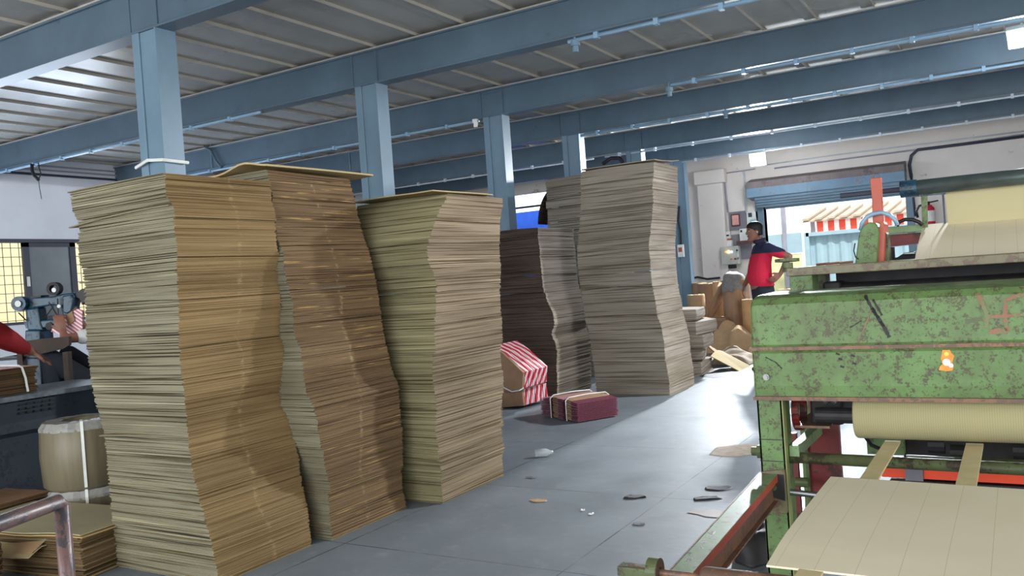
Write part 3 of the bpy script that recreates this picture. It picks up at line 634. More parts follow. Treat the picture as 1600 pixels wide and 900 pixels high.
# folded sheets of D's top, lifted right corner
def curld(u, v):
    return Vector((-3.98+.84*u, 8.28+.74*v, 2.437+.05*u*v*v+.02*math.sin(u*3)*v))
tag(slab(curld, 10, 10, .01).build('cardboard_sheet', M['edgeD']), 'top sheet of the tallest stack, its far corner lifting', 'cardboard sheet')
# dark curled sheet hanging left of stack F
def curlf(u, v):
    a = math.pi*(.05+.95*u); return Vector((-5.22+.02-.17*math.cos(a)*1.0, 9.75+.5*v, 2.20+.22*math.sin(a)-(.45*max(0, .5-u))))
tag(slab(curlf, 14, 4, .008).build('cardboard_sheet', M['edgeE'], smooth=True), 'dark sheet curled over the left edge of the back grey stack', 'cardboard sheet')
M['paper'] = plain('white_paper', (226, 228, 232), .7)
def papf(u, v): return Vector((-5.2+.1*u+.08*v, 9.7+.02*v, 1.75+.5*v-.03*u))
tag(slab(papf, 4, 6, .004).build('paper_sheet', M['paper']), 'white paper sheet propped left of the back grey stack', 'paper')

# small pile of board bundles behind D, each bundle a thing
rnd = random.Random(5)
zb = 0
for k, (h, dx, dy, rz) in enumerate(((.17, 0, 0, .1), (.14, -.03, .03, .25), (.16, .05, -.02, .12), (.15, .04, .02, -.1), (.13, -.05, .05, .15))):
    c = Vector((-3.52+dx, 10.0+dy, zb)); mb = MB(); n = 16
    rr = []
    for lev in range(9):
        f = lev/8; b = 1+.04*math.sin(f*math.pi); r_ = []
        for (sx, sy) in ((-1, -1), (-.4, -1.04), (.4, -1.03), (1, -1), (1.02, 0), (1, 1), (0, 1.03), (-1, 1), (-1.02, 0)):
            x, y = sx*.2*b+rnd.uniform(-.003, .003), sy*.3*b+rnd.uniform(-.003, .003)
            r_.append(c+Vector((x*math.cos(rz)-y*math.sin(rz), x*math.sin(rz)+y*math.cos(rz), f*h+.012*math.sin(sx*2+k))) if lev not in (0, 8) or k else c+Vector((x, y, f*h)))
        rr.append(r_)
    mb.loft(rr)
    tag(mb.build('cardboard_bundle', M['edgeD'], bevel=.006), ['lowest', 'second lowest', 'middle', 'second highest', 'topmost'][k]+' of five grey board bundles piled behind the tallest stack', 'cardboard bundle', 'small bundles behind the tallest stack')
    zb += h*1.0+.012
tag(slab(lambda u, v: Vector((-3.32+.35*u, 10.2+.5*v, .19*(1-u)+.04*math.sin(v*3)*(1-u))), 6, 6, .01).build('cardboard_sheet', M['boardtop']), 'loose brown sheet leaning on the small bundle pile', 'cardboard sheet')
# brown bundle sliver behind C
mb = MB()
for k in range(22): mb.box((-4.75+rnd.uniform(-.004, .004), 6.0, k*.0105), (-4.02+rnd.uniform(-.006, .006), 6.4+rnd.uniform(-.01, .01), k*.0105+.0095))
tag(mb.build('carton_bundle', M['edgeC']), 'low brown carton bundle half hidden behind the third stack', 'carton bundle', origin=None) if False else tag(mb.build('carton_bundle', M['edgeC']), 'low brown carton bundle half hidden behind the third stack', 'carton bundle')

# printed carton bundles
def stripes_mat(name, a, b, scale, ang):
    t = NT(name); s_ = t.n('ShaderNodeSeparateXYZ'); m = t.n('ShaderNodeMapping'); m.inputs['Rotation'].default_value = ang
    t.l(t.n('ShaderNodeTexCoord').outputs['Object'], m.inputs[0]); t.l(m.outputs[0], s_.inputs[0])
    p = t.n('ShaderNodeMath', operation='PINGPONG'); p.inputs[1].default_value = scale; t.l(s_.outputs[0], p.inputs[0])
    l = t.n('ShaderNodeMath', operation='LESS_THAN'); l.inputs[1].default_value = scale*.5; t.l(p.outputs[0], l.inputs[0])
    t.l(t.mix(l.outputs[0], sl(a), sl(b)), t.b.inputs['Base Color']); t.b.inputs['Roughness'].default_value = .5; return t.m
M['stripe'] = stripes_mat('red_white_carton_stripes', (206, 190, 190), (190, 40, 62), .03, (0, .5, .9))
M['maroon'] = plain('maroon_print', (112, 54, 70), .5, var=.2, scale=50)
M['pinkprint'] = plain('pink_print', (178, 120, 130), .5, var=.1)
# leaning bundle: cartons standing on edge against stack C
t = thing('carton_bundle', (-4.3, 6.95, 0), 'bundle of red and white striped cartons standing tilted behind the third stack', 'carton bundle')
for F_, Y0_, n_c in (([(768, 540), (785, 552), (817, 582), (815.5, 607), (806, 612), (768, 606)], 7.18, 12), ([(770, 613), (806, 614), (815, 609), (818, 634), (770, 640)], 7.30, 12)):
    base_ = [at(x, y, 1, Y0_) for x, y in F_]
    lowz = min(v.z for v in base_)
    if n_c and F_[0][1] > 600: base_ = [Vector((v.x, v.y, max(.004, v.z))) for v in base_]
    dv = Vector((.055, .42, .01))
    for k in range(n_c):
        o_ = dv*(k/n_c)+Vector((rnd.uniform(-.004, .004), 0, 0))
        MB().prism([v+o_ for v in base_], dv*(.8/n_c)).build('carton', M['kraft2'] if k == 0 else M['stripe'], t)
MB().tube([at(775, 598, 1, 7.17), at(786, 605, 1, 7.17), at(800, 612, 1, 7.16), at(812, 610, 1, 7.16), at(818, 606, 1, 7.2)], .006, 6).build('strap', M['strap'], t)
# lying bundle of flattened cartons, strapped twice
t = thing('carton_bundle', (-3.55, 6.98, 0), 'flat strapped bundle of maroon printed cartons lying on the floor beside the aisle', 'carton bundle')
c0 = Vector((-3.56, 6.98, 0)); ux = Vector((.62, -.31, 0)).normalized(); uy = Vector((.38, .72, 0)).normalized(); ux = Vector((.72, .69, 0)).normalized(); uy = Vector((.86, -.51, 0)).normalized()
ux = Vector((.50, .87, 0)).normalized(); uy = Vector((.87, -.50, 0)).normalized()   # uy towards lower right in view
def P(a, b, z): return c0+ux*a+uy*b+Vector((0, 0, z))
NL = 15
for k in range(NL):
    z = .012+k*.0108; j = rnd.uniform(-.006, .006)
    bend = .035*(k/NL)**2
    def seg(a0, a1, b0, b1, m, nm):
        rings = []
        for s_ in range(7):
            b = b0+(b1-b0)*s_/6; zz = z+bend*math.cos((b)/.30*1.4)-.012*math.cos(b/.3*1.4)*0
            rings.append([P(a0+j, b, zz), P(a1+j, b, zz), P(a1+j, b, zz+.006), P(a0+j, b, zz+.006)])
        MB().loft(rings).build(nm, M[m], t)
    seg(-.22, .22, -.29, -.115, 'maroon' if k < NL-1 else 'pinkprint', 'carton')
    seg(-.205, .215, -.105, .0, 'kraft2' if k < NL-1 else 'kraft', 'carton')
    seg(-.225, .20, .0, .10, 'maroon' if k < NL-1 else 'pinkprint', 'carton')
    seg(-.20, .22, .105, .20, 'kraft', 'carton'); seg(-.21, .225, .205, .31, 'maroon', 'carton')
for b in (-.09, .17):
    MB().tube([P(-.236, b, .01), P(-.236, b, .19), P(-.2, b, .215), P(0, b, .222), P(.2, b, .215), P(.236, b, .19), P(.236, b, .01)], .005, 6).build('strap', M['strap'], t)
# pieces on the floor
def scrap(px, py, w_, d_, mat, label, name='paper_scrap', cat='scrap', rz=0, h=.008, seed=1):
    p = at(px, py, 2, 0); r = random.Random(seed); n = 11; pts = []
    for k in range(n):
        a = 2*math.pi*k/n; q = r.uniform(.65, 1.1); x, y = math.cos(a)*w_*q/2, math.sin(a)*d_*q/2
        pts.append((x*math.cos(rz)-y*math.sin(rz), x*math.sin(rz)+y*math.cos(rz)))
    lo = [Vector((p.x+x, p.y+y, .002)) for x, y in pts]; hi = [Vector((p.x+x*.9, p.y+y*.9, .004+h*r.uniform(.2, 1))) for x, y in pts]
    return tag(MB().loft([lo, hi]).build(name, mat), label, cat)
scrap(1122, 764, .16, .12, M['dark'], 'dark torn scrap on the floor nearest the green rail', seed=2, rz=.5)
scrap(1102, 780, .20, .07, M['dark'], 'narrow dark torn scrap just below the larger dark scrap', seed=3, rz=.5)
scrap(994, 777, .15, .09, M['dark'], 'dark scrap lying in the middle of the aisle floor', seed=4, rz=.5)
scrap(841, 783, .12, .05, M['kraft'], 'small brown board splinter on the floor right of the third stack', seed=5, rz=.2)
scrap(998, 819, .07, .05, M['plyboard'], 'small grey pebble-like scrap in the lower middle of the floor', seed=6)
scrap(911, 798, .03, .03, M['white'], 'left of two tiny white paper bits on the floor', seed=7)
scrap(924, 804, .03, .03, M['white'], 'right of two tiny white paper bits on the floor', seed=8)
scrap(1112, 803, .26, .16, plain('brown_stain', (128, 116, 110), .5), 'brown worn patch on the floor below the dark scraps', name='floor_stain', cat='stain', h=.0, seed=9)
scrap(1150, 703, .40, .5, plain('bare_concrete', (138, 124, 110), .8, var=.2, scale=20), 'brown patch of bare concrete beside the machine post', name='floor_stain', cat='stain', h=.0, seed=12)
scrap(1120, 583, .5, .9, M['dark'], 'dark scattered grime patch before the crumpled paper heap', name='floor_stain', cat='stain', h=.0, seed=15, rz=.3)
scrap(1135, 562, .5, .8, plain('grey_scuffs', (120, 116, 112), .6), 'grey scuffed patch at the foot of the crumpled paper', name='floor_stain', cat='stain', h=.0, seed=16, rz=.8)
scrap(830, 747, .09, .03, M['plyboard'], 'thin grey scrap below the clear bottle', seed=14)
p = at(848, 714, 2, 0)
tag(MB().tube([p+Vector((-.05, -.02, .03)), p+Vector((.02, .02, .03)), p+Vector((.05, .035, .03)), p+Vector((.065, .043, .03))], [.028, .03, .012, .012], 12).build('plastic_bottle', M['plastic'], smooth=True), 'small clear crushed plastic bottle on the floor right of the third stack', 'bottle')

# ================================================================== far corner: paper rolls, crumpled paper, boards
rolls = [  # px, base y, top y, radius, depth Y, label
 (1092, 0, 442, .13, 14.4, 'brown paper roll at the far left of the rolls, behind the front ones'),
 (1087, 0, 461, .14, 13.2, 'short brown paper roll beside the bundle pile'),
 (1107, 0, 443, .18, 13.95, 'wide brown paper roll standing behind the unrolled flap'),
 (1126, 0, 440, .13, 13.4, 'brown paper roll with its end flap peeling open'),
 (1146, 0, 437, .18, 13.0, 'tall brown paper roll with a grey rag on its top'),
 (1172, 0, 468, .13, 12.8, 'bright orange-brown paper roll beside the green hood'),
 (1160, 0, 440, .12, 14.6, 'brown paper roll behind the man, against the wall'),
 (1228, 0, 452, .15, 14.4, 'brown roll end showing right of the man by the door'),
]
M['orangekraft'] = plain('orange_kraft', (190, 146, 96), .7)
for k, (px, _, ty, r, Y, lab) in enumerate(rolls):
    p = at(px, ty, 1, Y); t = thing('paper_roll', (p.x, Y, 0), lab, 'paper roll', 'standing paper rolls')
    ln = rnd.uniform(-.03, .03)
    pts = [(p.x-ln, Y, 0), (p.x-ln*.5, Y, p.z/2), (p.x, Y, p.z-.008), (p.x, Y, p.z)]
    MB().tube(pts, [r, r, r, r*.97], 24).build('wound_paper', M['orangekraft' if k == 5 else ('kraft2', 'kraft')[k % 2]], t, smooth=False)
    ef = MB().ring((p.x, Y, p.z+.001), (0, 0, 1), r*.97, .04, .006).build('end_face', M['kraftlt'], t)
    MB().tube([(p.x, Y, p.z-.01), (p.x, Y, p.z+.012)], .035, 14).build('core', M['dark'], ef)
# peeling flap
a = at(1112, 460, 1, 13.2)
def flap(u, v):
    p0 = at(1127, 441, 1, 13.25); p1 = at(1102, 505, 1, 13.2)
    x = p0.x+(p1.x-p0.x)*v-.02+ .22*u*(1-v*.6); z = p0.z+(p1.z-p0.z)*v
    return Vector((x, 13.2-.16*math.sin(u*math.pi), z))
tag(slab(flap, 8, 8, .006).build('paper_flap', M['kraft2'], smooth=True), 'loose brown paper flap hanging from the peeling roll', 'paper')
# rag on roll
p = at(1146, 437, 1, 13.0)
def cloth(cx, cy, cz, rx, ry, h, seed, mat, name, label, cat, nu=18, nv=12, drop=.1):
    mb = MB(); rings = []
    for j in range(nv+1):
        v = j/nv; rr = math.sin(v*math.pi/2)
        ring = []
        for i in range(nu):
            a = 2*math.pi*i/nu; k = 1+.28*noise.noise((math.cos(a)*1.6+seed, math.sin(a)*1.6, v*2))
            zz = cz+h*(math.cos(v*math.pi/2)) - (drop*max(0, v-.6)*(1.2+noise.noise((a*2, seed, 3)))) + .25*h*noise.noise((math.cos(a)*2.2*rr, math.sin(a)*2.2*rr, seed*3))
            ring.append(Vector((cx+math.cos(a)*rx*rr*k, cy+math.sin(a)*ry*rr*k, max(zz, .004))))
        rings.append(ring)
    rings[0] = [r_.lerp(Vector((cx, cy, cz+h)), .9) for r_ in rings[0]]
    mb.loft(rings); return tag(mb.build(name, mat, smooth=True), label, cat)
M['rag'] = plain('grey_rag', (120, 117, 114), .9, var=.2, scale=30)
cloth(p.x, 12.98, p.z+.004, .19, .19, .12, 3.3, M['rag'], 'grey_rag', 'crumpled grey rag draped on the tall paper roll', 'rag', drop=.35)
# crumpled paper heap
def heap(px0, px1, pyt, pyb, seed, mat, label, hh, Y):
    a, b = at(px0, pyb, 2, 0), at(px1, pyb, 2, 0); c = (a+b)/2; w_ = (b-a).length
    ax = (b-a).normalized(); ay = Vector((-ax.y, ax.x, 0))
    def f(u, v):
        e = 1-abs(2*u-1)**2.2; g = 1-abs(2*v-1)**2.5
        r1 = 1-abs(noise.noise((u*1.5+seed, v*1.3, 0)))*1.5; r2 = abs(noise.noise((u*3.4+seed, v*3.0, 5)))
        z = hh*max(0, e)**.8*max(0, g)**.8*(.25+.6*r1+.25*r2)
        return c+ax*((u-.5)*w_*1.05)+ay*((v-.5)*Y+.06*noise.noise((u*4, seed, v)))+Vector((0, 0, .012+z))
    return tag(slab(f, 26, 18, .008).build('crumpled_paper', mat, smooth=False), label, 'crumpled paper')
heap(1108, 1185, 515, 550, 2.2, M['kraft'], 'large crumpled brown paper heap on the floor before the rolls', .50, .5)
heap(1112, 1180, 540, 567, 5.5, plain('dusty_kraft', (150, 136, 116), .8), 'low crumpled pale paper spread in front of the large heap', .26, .5)
mb = MB(); c = at(1113, 575, 2, 0)
tag(slab(lambda u, v: Vector((c.x-.16+.36*u, c.y+.2+.3*v-.1*u, .02+.30*(1-u)*(1-.3*v))), 6, 4, .02).build('crumpled_paper', M['kraft2']), 'folded brown board scrap between bundles and crumpled heap', 'crumpled paper')
c = at(1093, 530, 1, 12.7)
tag(MB().box((c.x+.02, 12.7, 0), (c.x+.42, 13.0, .48)).box((c.x+.0, 12.68, .44), (c.x+.44, 13.02, .5)).build('open_carton', M['kraft2'], bevel=.01), 'brown upright carton between the bundle pile and the rolls', 'carton')
c = at(1168, 520, 1, 12.2)

# wall boards and electrics
bx = lambda a, b, y0, y1, name, m, par, **kw: MB().box((min(a.x, b.x), y0, min(a.z, b.z)), (max(a.x, b.x), y1, max(a.z, b.z))).build(name, M[m] if isinstance(m, str) else m, par, **kw)
def wallrect(x0, y0, x1, y1, Y=YB): return at(x0, y0, 1, Y), at(x1, y1, 1, Y)
a, b = wallrect(1132, 368, 1176, 404)
t = thing('mounting_board', ((a.x+b.x)/2, YB-.03, b.z), 'grey mounting board behind the switch boxes on the far wall', 'board'); bx(a, b, YB-.03, YB, 'panel', 'plyboard', t)
a, b = wallrect(1139, 332, 1168, 358)
t = thing('framed_picture', ((a.x+b.x)/2, YB-.04, b.z), 'small framed pink picture high on the far wall', 'picture'); bx(a, b, YB-.03, YB-.01, 'backing', 'plyboard', t)
a, b = wallrect(1143, 335, 1158, 353); bx(a, b, YB-.06, YB-.03, 'frame', 'brownframe', t, bevel=.01)
a, b = wallrect(1145, 337, 1156, 351); bx(a, b, YB-.065, YB-.058, 'picture', plain('pink_print_paper', (216, 158, 150), .6, var=.15, scale=9), t)
a, b = wallrect(1167, 332, 1186, 355)
t = thing('notice_board', ((a.x+b.x)/2, YB-.05, b.z), 'white notice board with a blue panel above the man', 'notice board'); bx(a, b, YB-.04, YB, 'panel', 'white', t)
a, b = wallrect(1170, 333, 1176, 339); bx(a, b, YB-.05, YB-.04, 'photo', 'frame_dk', t)
a, b = wallrect(1173, 343, 1184, 349); bx(a, b, YB-.05, YB-.04, 'blue_panel', 'gateblue', t)
a, b = wallrect(1158, 358, 1180, 378)
t = thing('fuse_box', ((a.x+b.x)/2, YB-.1, b.z), 'white wall box with brown lower edge, left of the man head', 'electric box'); bx(a, b, YB-.14, YB-.03, 'case', 'white', t, bevel=.01)
a2, b2 = wallrect(1154, 377, 1180, 380); bx(a2, b2, YB-.15, YB-.03, 'brown_rail', 'brownframe', t)
a2, b2 = wallrect(1160, 360, 1163, 363); bx(a2, b2, YB-.145, YB-.139, 'switch', 'dark', t)
a, b = wallrect(1135, 362, 1144, 377)
t = thing('meter_box', ((a.x+b.x)/2, YB-.1, b.z), 'small white meter box left of the white wall box', 'electric box'); bx(a, b, YB-.12, YB-.03, 'case', 'white', t, bevel=.01)
a2, b2 = wallrect(1136, 367, 1142, 369); bx(a2, b2, YB-.125, YB-.119, 'display', 'dark', t)
a, b = wallrect(1137, 376, 1147, 388)
t = thing('plug_adapter', ((a.x+b.x)/2, YB-.1, b.z), 'white plug box with orange cap just above the control box', 'electric box'); bx(a, b, YB-.14, YB-.03, 'case', 'white', t, bevel=.01)
a2, b2 = wallrect(1139, 373, 1145, 379); bx(a2, b2, YB-.13, YB-.04, 'cap', 'orange', t)
a, b = wallrect(1131, 386, 1160, 412)
t = thing('control_box', ((a.x+b.x)/2, YB-.2, b.z), 'beige control box with glowing yellow pilot lamp on the far wall', 'electric box'); case_ = bx(a, b, YB-.24, YB-.03, 'case', 'greybox', t, bevel=.012)
def btn(px, py, col, nm, e=None, r=.018):
    q = at(px, py, 1, YB-.24); m = plain(nm+'_'+str(px), col, .3, emit=e)
    MB().tube([(q.x, YB-.24, q.z), (q.x, YB-.262, q.z)], r, 12).build(nm, m, case_)
btn(1138.5, 393.5, (255, 220, 80), 'pilot_lamp', (1, .75, .15, 6), .024); btn(1134.5, 393.5, (230, 130, 90), 'pilot_lamp', (1, .35, .15, 1.2)); btn(1143.5, 393.5, (190, 190, 255), 'pilot_lamp', (.6, .65, 1, 3))
btn(1143, 405, (230, 130, 50), 'button'); btn(1149, 404.5, (90, 60, 50), 'button'); btn(1153.5, 403.5, (150, 110, 100), 'button'); btn(1152, 391, (40, 40, 60), 'button')
tag(MB().tube([at(1129, 378, 1, YB-.05), at(1125, 396, 1, YB-.06), at(1127, 410, 1, YB-.08), at(1135, 418, 1, YB-.1), at(1142, 416, 1, YB-.12), at(1146, 411, 1, YB-.12)], .018, 8).build('black_cable', M['black'], smooth=True), 'black cable looping under the beige control box', 'cable')
a, b = wallrect(1141, 412, 1152, 419); tag(MB().box((a.x, YB-.14, b.z), (b.x, YB-.03, a.z)).build('plug_socket', M['dark'], bevel=.01), 'dark socket block directly under the beige control box', 'socket')
tag(MB().tube([at(1072, 437, 1, YB-.2), at(1090, 433, 1, YB-.25), at(1105, 436, 1, YB-.2), at(1125, 434, 1, YB-.2)], .02, 8).build('black_cable', M['black'], smooth=True), 'black cable sagging along the wall behind the paper rolls', 'cable')
tag(MB().tube([at(1102, 441, 1, YB-.03), at(1106, 431, 1, YB-.03), at(1113, 429, 1, YB-.03), at(1121, 436, 1, YB-.03), at(1123, 446, 1, YB-.03)], .03, 8).build('blue_hose', plain('blue_hose', (40, 62, 140), .4), smooth=True), 'blue hose loop on top of the rolls by the wall', 'hose')
# red fire extinguisher on the wall behind the roller
q = at(1452, 335, 1, YB-.09)
t = thing('fire_extinguisher', (q.x, YB-.09, q.z-.3), 'red and white cylinder hung on the far wall behind the roller bracket', 'fire extinguisher')
MB().tube([(q.x, YB-.09, q.z-.22), (q.x, YB-.09, q.z+.1), (q.x, YB-.09, q.z+.16)], [.085, .085, .04], 16).build('cylinder', M['red'], t, smooth=False)
MB().tube([(q.x, YB-.09, q.z-.12), (q.x, YB-.09, q.z+.06)], .088, 16).build('white_label', M['white'], t)
MB().tube([(q.x, YB-.09, q.z+.15), (q.x, YB-.09, q.z+.22)], .02, 8).build('valve', M['dark'], t)
MB().tube([(q.x, YB-.09, q.z+.2), (q.x+.15, YB-.09, q.z+.22)], .012, 6).build('handle', M['dark'], t)
# ================================================================== the green corrugating machine
YM = 3.472
def pp(px, py, Y=YM): return at(px, py, 1, Y)
mach = thing('corrugating_machine', (-.3, 3.8, 0), 'large chipped green board-making machine with rounded hood at the right', 'machine')
# hood: rounded casing, lofted along X
prof = [(3.462, .742), (3.456, .80), (3.455, .93), (3.447, .945), (3.447, .955), (3.458, .965), (3.468, 1.05), (3.478, 1.125), (3.50, 1.150), (3.55, 1.162), (3.62, 1.166), (3.84, 1.166), (3.88, 1.14), (3.88, .76)]
cy_, cz_ = 3.66, .93
rings = []
for X, s_, in ((-.955, .90), (-.953, .955), (-.945, .985), (-.925, 1.0), (-.5, 1), (.2, 1), (1.6, 1)):
    rings.append([Vector((X, cy_+(y-cy_)*s_, cz_+(z-cz_)*(s_ if z > cz_ else 1))) for y, z in prof])
hood = MB().loft(rings).build('hood', M['green'], mach)
MB().box((-.955, 3.443, .742), (1.6, 3.46, .757)).build('hood_lip', M['rustbrown'], mach)
MB().box((-.957, 3.44, .943), (1.6, 3.45, .957)).build('hood_seam', M['rustbrown'], mach)
q = pp(1198, 589, 3.455); MB().tube([(q.x, 3.457, q.z), (q.x, 3.445, q.z)], .013, 14).tube([(q.x, 3.446, q.z), (q.x, 3.438, q.z)], .008, 8).build('bolt', M['steel'], mach)
# painted marks on the hood
def stroke(pts, wd, Y, m, name, par, th=.0012):
    """flat brush stroke lying on the hood front"""
    P_ = []
    for (a, b) in zip(pts, pts[1:]):
        for k in range(8): P_.append(pp(a[0]+(b[0]-a[0])*k/8, a[1]+(b[1]-a[1])*k/8, Y))
    P_.append(pp(*pts[-1], Y)); lo = []; hi = []
    for i, v in enumerate(P_):
        d = P_[min(i+1, len(P_)-1)]-P_[max(i-1, 0)]; d.y = 0; d.normalize(); w_ = wd*(.5+.14*math.sin(i*1.7))
        for lst, sg in ((lo, -1), (hi, 1)):
            z = v.z+sg*d.x*w_; lst.append(Vector((v.x-sg*d.z*w_, hoody(z)-.0025, z)))
    mb = MB(); n = len(lo); mb.v = lo+hi+[v+Vector((0, .0022, 0)) for v in lo+hi]
    for i in range(n-1):
        mb.f += [(i, i+1, n+i+1, n+i), (2*n+i, 3*n+i, 3*n+i+1, 2*n+i+1), (i, 2*n+i, 2*n+i+1, i+1), (n+i, n+i+1, 3*n+i+1, 3*n+i)]
    mb.f += [(0, n, 3*n, 2*n), (n-1, 3*n-1, 4*n-1, 2*n-1)]; mb.mi = [0]*len(mb.f)
    mb.build(name, m, par)
def hoody(z):
    pr_ = prof[:11]
    for (y0, z0), (y1, z1) in zip(pr_, pr_[1:]):
        if z0 <= z <= z1: return y0+(y1-y0)*(z-z0)/(z1-z0+1e-9)
    return prof[0][0]
M['redpaint'] = worn('faded_red_brush_paint', (150, 92, 76), (108, 116, 80), .5, 20, .6, 60)
stroke([(1527, 459), (1534, 473), (1541, 488), (1542, 502), (1541, 512)], .014, 3.465, M['redpaint'], 'painted_symbol', mach)
stroke([(1541, 495), (1570, 494), (1604, 491)], .013, 3.465, M['redpaint'], 'painted_symbol', mach)
stroke([(1606, 459), (1584, 464), (1571, 470), (1570, 494), (1574, 517)], .013, 3.465, M['redpaint'], 'painted_symbol', mach)
stroke([(1574, 517), (1545, 518)], .018, 3.465, M['redpaint'], 'painted_symbol', mach)
stroke([(1350, 462), (1362, 482), (1381, 510)], .010, 3.465, M['dark'], 'black_scuff', mach)
stroke([(1362, 482), (1383, 514), (1390, 527)], .012, 3.465, M['dark'], 'black_scuff', mach)
stroke([(1363, 468), (1378, 493)], .007, 3.465, M['dark'], 'black_scuff', mach)
stroke([(1362, 483), (1352, 510), (1340, 537)], .004, 3.465, M['rustbrown'], 'rust_scratch', mach)
stroke([(1196, 558), (1212, 566), (1222, 576)], .004, 3.455, M['dark'], 'black_scuff', mach)
stroke([(1328, 512), (1346, 501)], .004, 3.465, M['dark'], 'black_scuff', mach)
stroke([(1508, 503), (1535, 498)], .016, 3.465, M['green_dk'], 'black_scuff', mach)
for (x, y) in ((1306, 552), (1310, 560), (1330, 555), (1332, 567), (1313, 572)):
    stroke([(x, y), (x+6, y+2)], .007, 3.455, M['dark'], 'black_scuff', mach)
# orange torn sticker
outl = [(1473, 541), (1478, 538), (1483, 544), (1486, 551), (1491, 556), (1488, 566), (1490, 574), (1488, 579), (1478, 580), (1467, 578), (1468, 573), (1473, 569), (1470, 560), (1472, 552)]
poly = [Vector((v.x, 3.4535, v.z)) for v in (pp(x, y, 3.455) for x, y in outl)]
stk = tag(MB().prism(poly, (0, .001, 0)).build('torn_sticker', plain('orange_sticker', (232, 138, 44), .5, var=.15, scale=60)), 'small torn orange sticker with white and blue spots on the green hood', 'sticker')
for ctr, r_, c_ in (((1479, 566), 5, (232, 230, 215)), ((1479, 565), 2.6, (52, 96, 180)), ((1479, 553), 3, (225, 205, 90)), ((1486, 571), 3, (235, 235, 225)), ((1471, 575), 2.5, (240, 150, 50))):
    v0 = pp(*ctr, 3.455); rr = r_/1325*3.5
    MB().tube([(v0.x, 3.4533, v0.z), (v0.x, 3.4525-.0002*r_/5, v0.z)], rr, 10).build('printed_spot', plain('spot_%d_%d' % ctr, c_, .5), stk)
# post (channel): front plate, returns, joints
p0 = -.951; p1 = -.850
MB().box((p0, YM, 0), (p1, YM+.012, .742)).box((p0, YM, 0), (p0+.01, YM+.13, .742)).box((p1-.01, YM, 0), (p1, YM+.13, .742)).build('post', M['green'], mach, bevel=.002)
MB().box((p1-.001, YM-.001, .02), (p1+.004, YM+.04, .74)).build('post_edge', plain('yellowed_edge', (122, 128, 80), .5), mach)
for z in (.49, .578): MB().box((p0-.001, YM-.002, z-.002), (p1, YM, z+.001)).build('post_joint', M['dark'], mach)
MB().tube([(-1.0, 3.53, .515), (-.972, 3.53, .515)], .020, 6).tube([(-.975, 3.53, .515), (-.951, 3.53, .515)], .030, 6).build('hex_nut', M['green_dk'], mach)
# rods across
MB().tube([(-.85, 3.545, .492), (1.5, 3.545, .478)], .023, 18).build('tie_rod', M['green_dk'], mach, smooth=True)
MB().tube([(-.42, 3.62, .478), (1.5, 3.62, .47)], .028, 18).build('guide_roller', M['green_dk'], mach, smooth=True)
# bracket bar running back from the post, recess plates
MB().box((-.846, YM+.05, .50), (-.806, 4.7, .545)).build('side_bar', M['greenp'], mach, bevel=.003)
MB().prism([(-.84, 3.62, .60), (-.70, 3.62, .60), (-.70, 4.3, .60), (-.84, 4.3, .60)], (0, 0, .01)).build('shelf_plate', M['rustbrown'], mach)
MB().box((-.90, 4.2, .56), (-.70, 4.24, .80)).build('recess_panel', M['red_dk'], mach)
MB().ring((-.85, 3.70, .66), (1, 0, 0), .085, .075, .03).build('drum_flange', M['red_dk'], mach)
MB().box((-.875, 4.0, 0), (-.735, 4.03, .545)).build('side_panel', M['red_dk'], mach)
MB().box((-.955, 4.0, 0), (-.925, 4.03, .50)).build('side_panel', M['red_dk'], mach)
MB().box((-.885, 3.98, 0), (-.872, 4.03, .48)).build('panel_edge', M['green_dk'], mach)
MB().tube([(-.915, 3.9, .30), (-.86, 3.9, .30)], .022, 12).build('pivot', M['green_dk'], mach)
MB().tube([(-.75, 3.62, .655), (-.56, 3.62, .655)], .032, 16).build('drum_shaft', M['dark'], mach)
MB().box((-.79, 3.70, .60), (-.66, 3.95, .73)).build('bearing_block', M['dark'], mach, bevel=.01)
MB().tube([(-.72, 3.66, .7), (-.70, 3.66, .715), (-.675, 3.66, .70)], .012, 8).build('grease_nipple', M['steel'], mach)
MB().tube([(-.64, 3.9, .60), (-.62, 3.88, .54), (-.58, 3.85, .49), (-.52, 3.85, .465)], .008, 8).build('cable', M['black'], mach)
# drum wrapped in board
M['drumboard'] = NT('wrapped_single_face_board')
_t = M['drumboard']; _s = _t.n('ShaderNodeSeparateXYZ'); _t.l(_t.coord('World', (1, 1, 1)), _s.inputs[0])
_wv = _t.n('ShaderNodeMath', operation='PINGPONG'); _wv.inputs[1].default_value = .004; _t.l(_s.outputs[0], _wv.inputs[0])
_m = _t.n('ShaderNodeMath', operation='MULTIPLY'); _m.inputs[1].default_value = 250; _t.l(_wv.outputs[0], _m.inputs[0])
_t.l(_t.mix(_m.outputs[0], sl((150, 142, 104)), sl((164, 155, 116))), _t.b.inputs['Base Color']); _t.b.inputs['Roughness'].default_value = .8
M['drumboard'] = _t.m
MB().tube([(-.587, 3.56, .665), (-.58, 3.56, .665), (1.5, 3.56, .665)], [.080, .086, .086], 40).build('wrapped_drum', M['drumboard'], mach, smooth=True)
